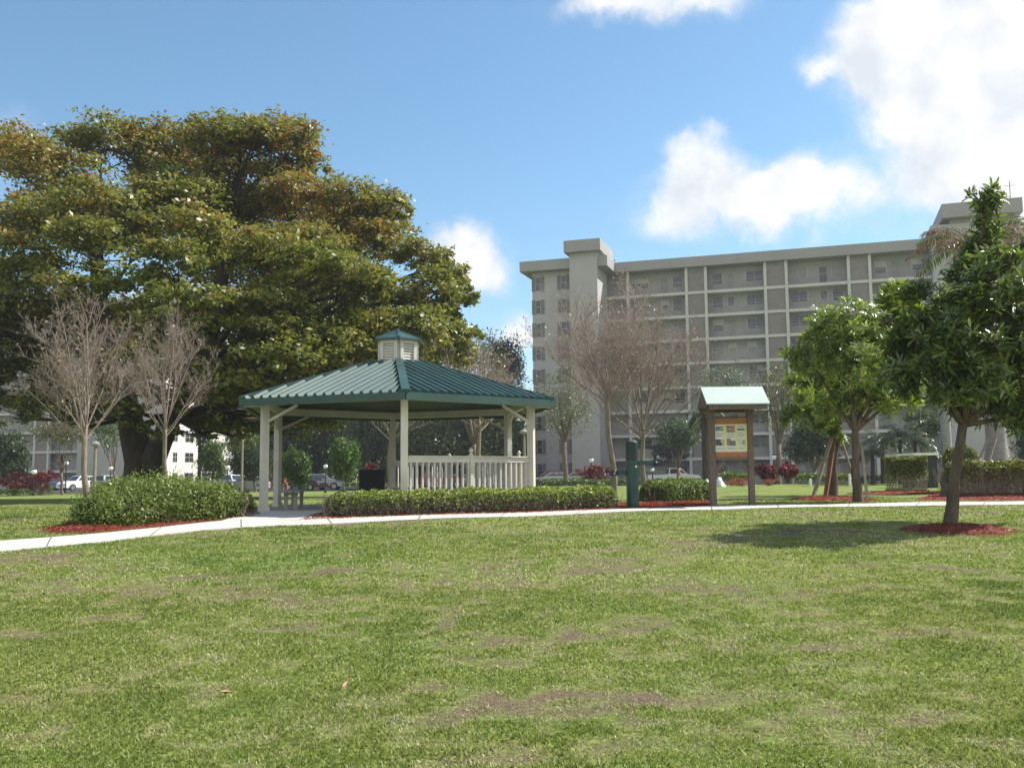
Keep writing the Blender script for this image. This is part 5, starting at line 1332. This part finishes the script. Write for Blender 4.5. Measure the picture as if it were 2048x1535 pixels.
def distant_wood():
    xs_ = rng.random(26000); px = 470 + 650 * xs_; Y = 122 + 45 * rng.random(26000)
    hgt = (7.5 + 3.5 * noise2(px, Y * 0, .012, 3.) + 3 * noise2(px, Y * 0, .05, 9.)) * (1 - .45 * ss(900, 1100, px))
    d0 = (px - PCX) / FPX; x = d0 * Y; z = hgt * rng.random(26000) ** .8
    C = np.stack([x, Y, z], 1); C += rng.standard_normal(C.shape) * .3
    n = len(C); Ls = .75 * (.6 + .7 * rng.random(n))
    o = leaf_obj('distant_wood', C, unit(n), unit(n) + np.array([0, -.4, .6]), Ls, Ls * .6, palette(n, DARKG + OLIVE + OLIVE + GREEN[:2], .3, noise3(C, .10)), M['leaf'])
    tag(o, 'dark wood closing the view behind the parked cars', 'wood', kind='stuff')
distant_wood()
# cabbage palm with dark straight trunk left of the notice board
b = onground(1412, 60.); t = thing('cabbage_palm', 'straight dark palm trunk just left of the notice board', 'palm', b); H = at(1412, 835, 60.).z - b.z
MB().lathe([(.22 * (1 + .05 * (i % 2)), -.1 + (H + .1) * i / 30) for i in range(31)], n=12).build('trunk', M['bark_dark'], t, smooth=True)
fan(t, None, at(1412, 830, 60.), 16, 1.7, DARKG + [((.1, .13, .06), 2)], 1.5)
# low fan palms
for i, (x, y, Y, L) in enumerate(((1765, 880, 60, 1.6), (1800, 870, 58, 1.8), (1830, 885, 56, 1.5), (1745, 905, 57, 1.2))):
    b = onground(x, Y); t = thing('low_palm', ['leftmost silvery low palm behind the square hedge', 'tallest silvery low palm behind the square hedge', 'silvery low palm nearest the slim palm trunk', 'smallest low palm close beside the brown trunk'][i], 'palm', b, 0, 'low palms behind the hedge')
    c = at(x, y, Y); MB().tube([b + Vector((0, 0, -.1)), c], [.14, .10], 8).build('trunk', M['bark_dark'], t, True)
    fan(t, None, c, 22, L, [((.09, .13, .07), 3), ((.16, .20, .13), 2), ((.05, .075, .035), 2)], .9)

REDP = [((.20, .02, .025), 3), ((.12, .015, .02), 3), ((.30, .05, .05), 1.5), ((.10, .08, .03), 1)]
def red_shrub(label, px, py, rx, ry, Y):
    mound('red_shrub', label, rand_pads(px, py, rx, ry, Y, 6), REDP, .22, 260, 'red leaved shrubs', base=onground(px, Y), twigs=60)
for a in (('red leaved shrub at the far left edge under dark tree', 30, 962, 40, 18, 86), ('red leaved shrub behind the left globe lamp', 86, 958, 34, 20, 86), ('bright red shrub below the blank tower wall', 1186, 946, 34, 18, 82),
          ('red shrub close left of the grey bare trunk', 1532, 945, 24, 14, 64), ('crimson shrub close right of the grey trunk', 1578, 941, 22, 18, 64), ('small orange red plant behind the litter bin', 744, 934, 13, 6, 80)):
    red_shrub(*a)
def low_bg(label, p0, p1, Y, h, cols, leaf=.14, w=1.2, per=520):
    hedge('low_hedge', label, [onground(p0, Y), onground((p0 + p1) / 2, Y), onground(p1, Y)], w, h, cols, leaf, per, group='distant low hedges', twigs=0, boxy=.6)
low_bg('short bright hedge beside the dark blue car', 62, 106, 88, .95, BRIGHT); low_bg('dark low planting at the left edge below red shrubs', -10, 62, 84, .6, GREEN)
low_bg('low green hedge in front of the silver white sedan', 1062, 1250, 84, .85, GREEN, per=700); low_bg('low hedge in front of the white pickup truck', 1290, 1410, 82, .7, GREEN, per=700)
low_bg('yellow green hedge seen behind the notice board posts', 1432, 1510, 68, .85, BRIGHT, per=700); low_bg('yellow green hedge behind the propped trees', 1590, 1700, 62, .65, BRIGHT, per=700)
low_bg('rough low hedge on the lawn edge right of gazebo', 1085, 1290, 68, .45, GREEN, .12, 2.2, 700); low_bg('low hedge behind the leaves of the propped tree', 1700, 1790, 62, .5, DARKG, per=600)
low_bg('dark low hedge along the car park behind the round shrub', 350, 470, 97, .9, DARKG, per=600)
mound('flowering_plant', 'patch of small red flowers left of the short marker post', rand_pads(1480, 963, 34, 8, 56, 5), [((.45, .05, .03), 2), ((.30, .12, .05), 2), ((.12, .12, .05), 2)], .09, 160, 'red flowering plants', 'plant', base=onground(1480, 56), twigs=20)
mound('flowering_plant', 'patch of red flowers behind the right notice board post', rand_pads(1535, 962, 22, 8, 57, 4), [((.45, .05, .03), 2), ((.30, .12, .05), 2), ((.12, .12, .05), 2)], .09, 160, 'red flowering plants', 'plant', base=onground(1535, 57), twigs=20)

# ------------------------------------------------------------------ grass and fallen leaves
def scatter_grass():
    parts = []
    for (y0, y1, dens, h, w) in ((4.2, 7., 7600, .031, .0052), (7., 11., 4200, .032, .0072), (11., 17., 1600, .034, .012), (17., 28., 480, .038, .02)):
        half0 = lambda y: y * .62 + .6
        A = (y1 - y0) * 2 * half0(y1); n = int(A * dens)
        x = (rng.random(n) * 2 - 1) * half0(y1); y = y0 + (y1 - y0) * rng.random(n)
        k = np.abs(x) < half0(y); x, y = x[k], y[k]
        parts.append((x, y, np.full(len(x), h), np.full(len(x), w)))
    x, y, h, w = [np.concatenate([p[i] for p in parts]) for i in range(4)]
    # tufts: pull blades towards cell centres
    gx, gy = np.floor(x / .07), np.floor(y / .07)
    jx = (_perm[gx.astype(int) % 64, gy.astype(int) % 64, (gx * 3 + gy * 5).astype(int) % 61] * 1.6 - .3) * .07 + gx * .07; jy = (_perm[gy.astype(int) % 63, gx.astype(int) % 62, (gx * 7 + gy * 2).astype(int) % 59] * 1.6 - .3) * .07 + gy * .07
    pull = .3 * rng.random(len(x)) * (y < 13); x = x + (jx - x) * pull; y = y + (jy - y) * pull
    dr = dryness(x, y) + .16 * (noise2(x, y, 11., 2.) - .3) + .05 * rng.random(len(x))
    keep = rng.random(len(x)) > ss(.56, .82, dr) * .66
    keep &= ~inside(x, y, np.array([(GX + 3.95 * math.cos(a), GY + 3.95 * math.sin(a)) for a in np.linspace(0, 6.283, 13)[:-1]]))
    for P in POLYS: keep &= ~inside(x, y, P)
    x, y, h, w, dr = x[keep], y[keep], h[keep], w[keep], dr[keep]; n = len(x)
    lush = noise2(x, y, 1.1, 33.) * .6 + noise2(x, y, 3.3, 12.) * .4
    h = h * (.55 + .8 * rng.random(n)) * (.75 + .6 * lush) * (1 - .35 * ss(.5, .68, dr)); w = w * (.7 + .6 * rng.random(n))
    P = np.stack([x, y, zt(x, y) - .004], 1)
    a = rng.random(n) * 2 * math.pi; tilt = .25 + .85 * rng.random(n) ** 1.2 + .45 * ss(.58, .72, dr)
    D = np.stack([np.cos(a) * np.sin(tilt), np.sin(a) * np.sin(tilt), np.cos(tilt)], 1)
    S = np.stack([-np.sin(a + rng.standard_normal(n) * .6), np.cos(a + rng.standard_normal(n) * .6), np.zeros(n)], 1)
    bend = np.stack([np.cos(a), np.sin(a), -.55 * np.ones(n)], 1) * (.28 * h * rng.random(n))[:, None]
    hh = h[:, None]; ww = w[:, None]
    V = np.stack([P - S * ww * .5, P + S * ww * .5, P + D * hh * .6 + S * ww * .42, P + D * hh + bend, P + D * hh * .6 - S * ww * .42], 1)
    big = noise2(x, y, .35, 8.); f = np.clip(.5 * big + .35 * noise2(x, y, 1.7, 4.) + .3 * rng.random(n) + .55 * (ss(.42, .66, dr) - .35), 0, 1)
    cols = np.array([(.115, .168, .038), (.172, .23, .052), (.24, .285, .074), (.315, .335, .124), (.42, .39, .225)])
    q = f * 4; i = np.minimum(q.astype(int), 3); t_ = (q - i)[:, None]; c = cols[i] * (1 - t_) + cols[i + 1] * t_
    c *= (1 + .25 * rng.standard_normal((n, 1))).clip(.45, 1.8)
    c *= 1 - .0 * dr[:, None]; dead = rng.random(n) < .035 + .72 * ss(.56, .74, dr); c[dead] = np.array([.33, .27, .17]) * (.35 + .9 * rng.random((int(dead.sum()), 1)))
    me = np_mesh('grass_blades', V.reshape(-1, 3), np.arange(n * 5), np.full(n, 5), c)
    o = finish('grass_blades', me, M['grass']); tag(o, 'short mown green and straw coloured lawn grass', 'grass', kind='stuff')
    print('grass', n)
scatter_grass()
for lab, px, py, L_, rz in (('curled tan fallen leaf on the lawn, the left one', 450, 1391, .075, .3), ('upright brown fallen leaf on the lawn, the right one', 692, 1376, .085, 1.2)):
    p = ground(px, py); mb = MB(); vs = []; n = 9
    for i in range(n):
        f = i / (n - 1); w = .40 * math.sin(math.pi * min(1, f * .93 + .05)) ** .8
        for j in (-1, 0, 1): vs.append(((f - .5) * L_, j * w * L_ * .55, .022 + .25 * L_ * (j * j) * math.sin(f * 3) + .35 * L_ * (f - .4) ** 2))
    vs += [(x, y, z - .002) for x, y, z in vs]; N_ = n * 3
    fs = []
    for i in range(n - 1):
        for j in (0, 1):
            a = i * 3 + j; fs += [(a, a + 1, a + 4, a + 3), (a + N_, a + 3 + N_, a + 4 + N_, a + 1 + N_)]
    o = mb.add(vs, fs).build('fallen_leaf', M['dryleaf'], smooth=True); o.location = p; o.rotation_euler = (rnd.uniform(-.3, .3), -.5 if px > 600 else .2, rz)
    tag(o, lab, 'leaf', 'fallen leaves on the lawn')

# ------------------------------------------------------------------ air
hm, hn, hb = new_mat('haze'); hn.nodes.remove(hb)
pv = hn.nodes.new('ShaderNodeVolumePrincipled'); pv.inputs['Color'].default_value = (.88, .93, 1, 1); pv.inputs['Density'].default_value = .0004; pv.inputs['Anisotropy'].default_value = .2
hn.links.new(pv.outputs[0], hn.nodes['Material Output'].inputs['Volume'])
gz = float(zt(xf, yf).min())
hz = MB().box(-1000, 1000, -120, 1600, gz - 1, 36).build('haze', hm); tag(hz, 'thin bright summer haze in the air', 'haze', kind='stuff')
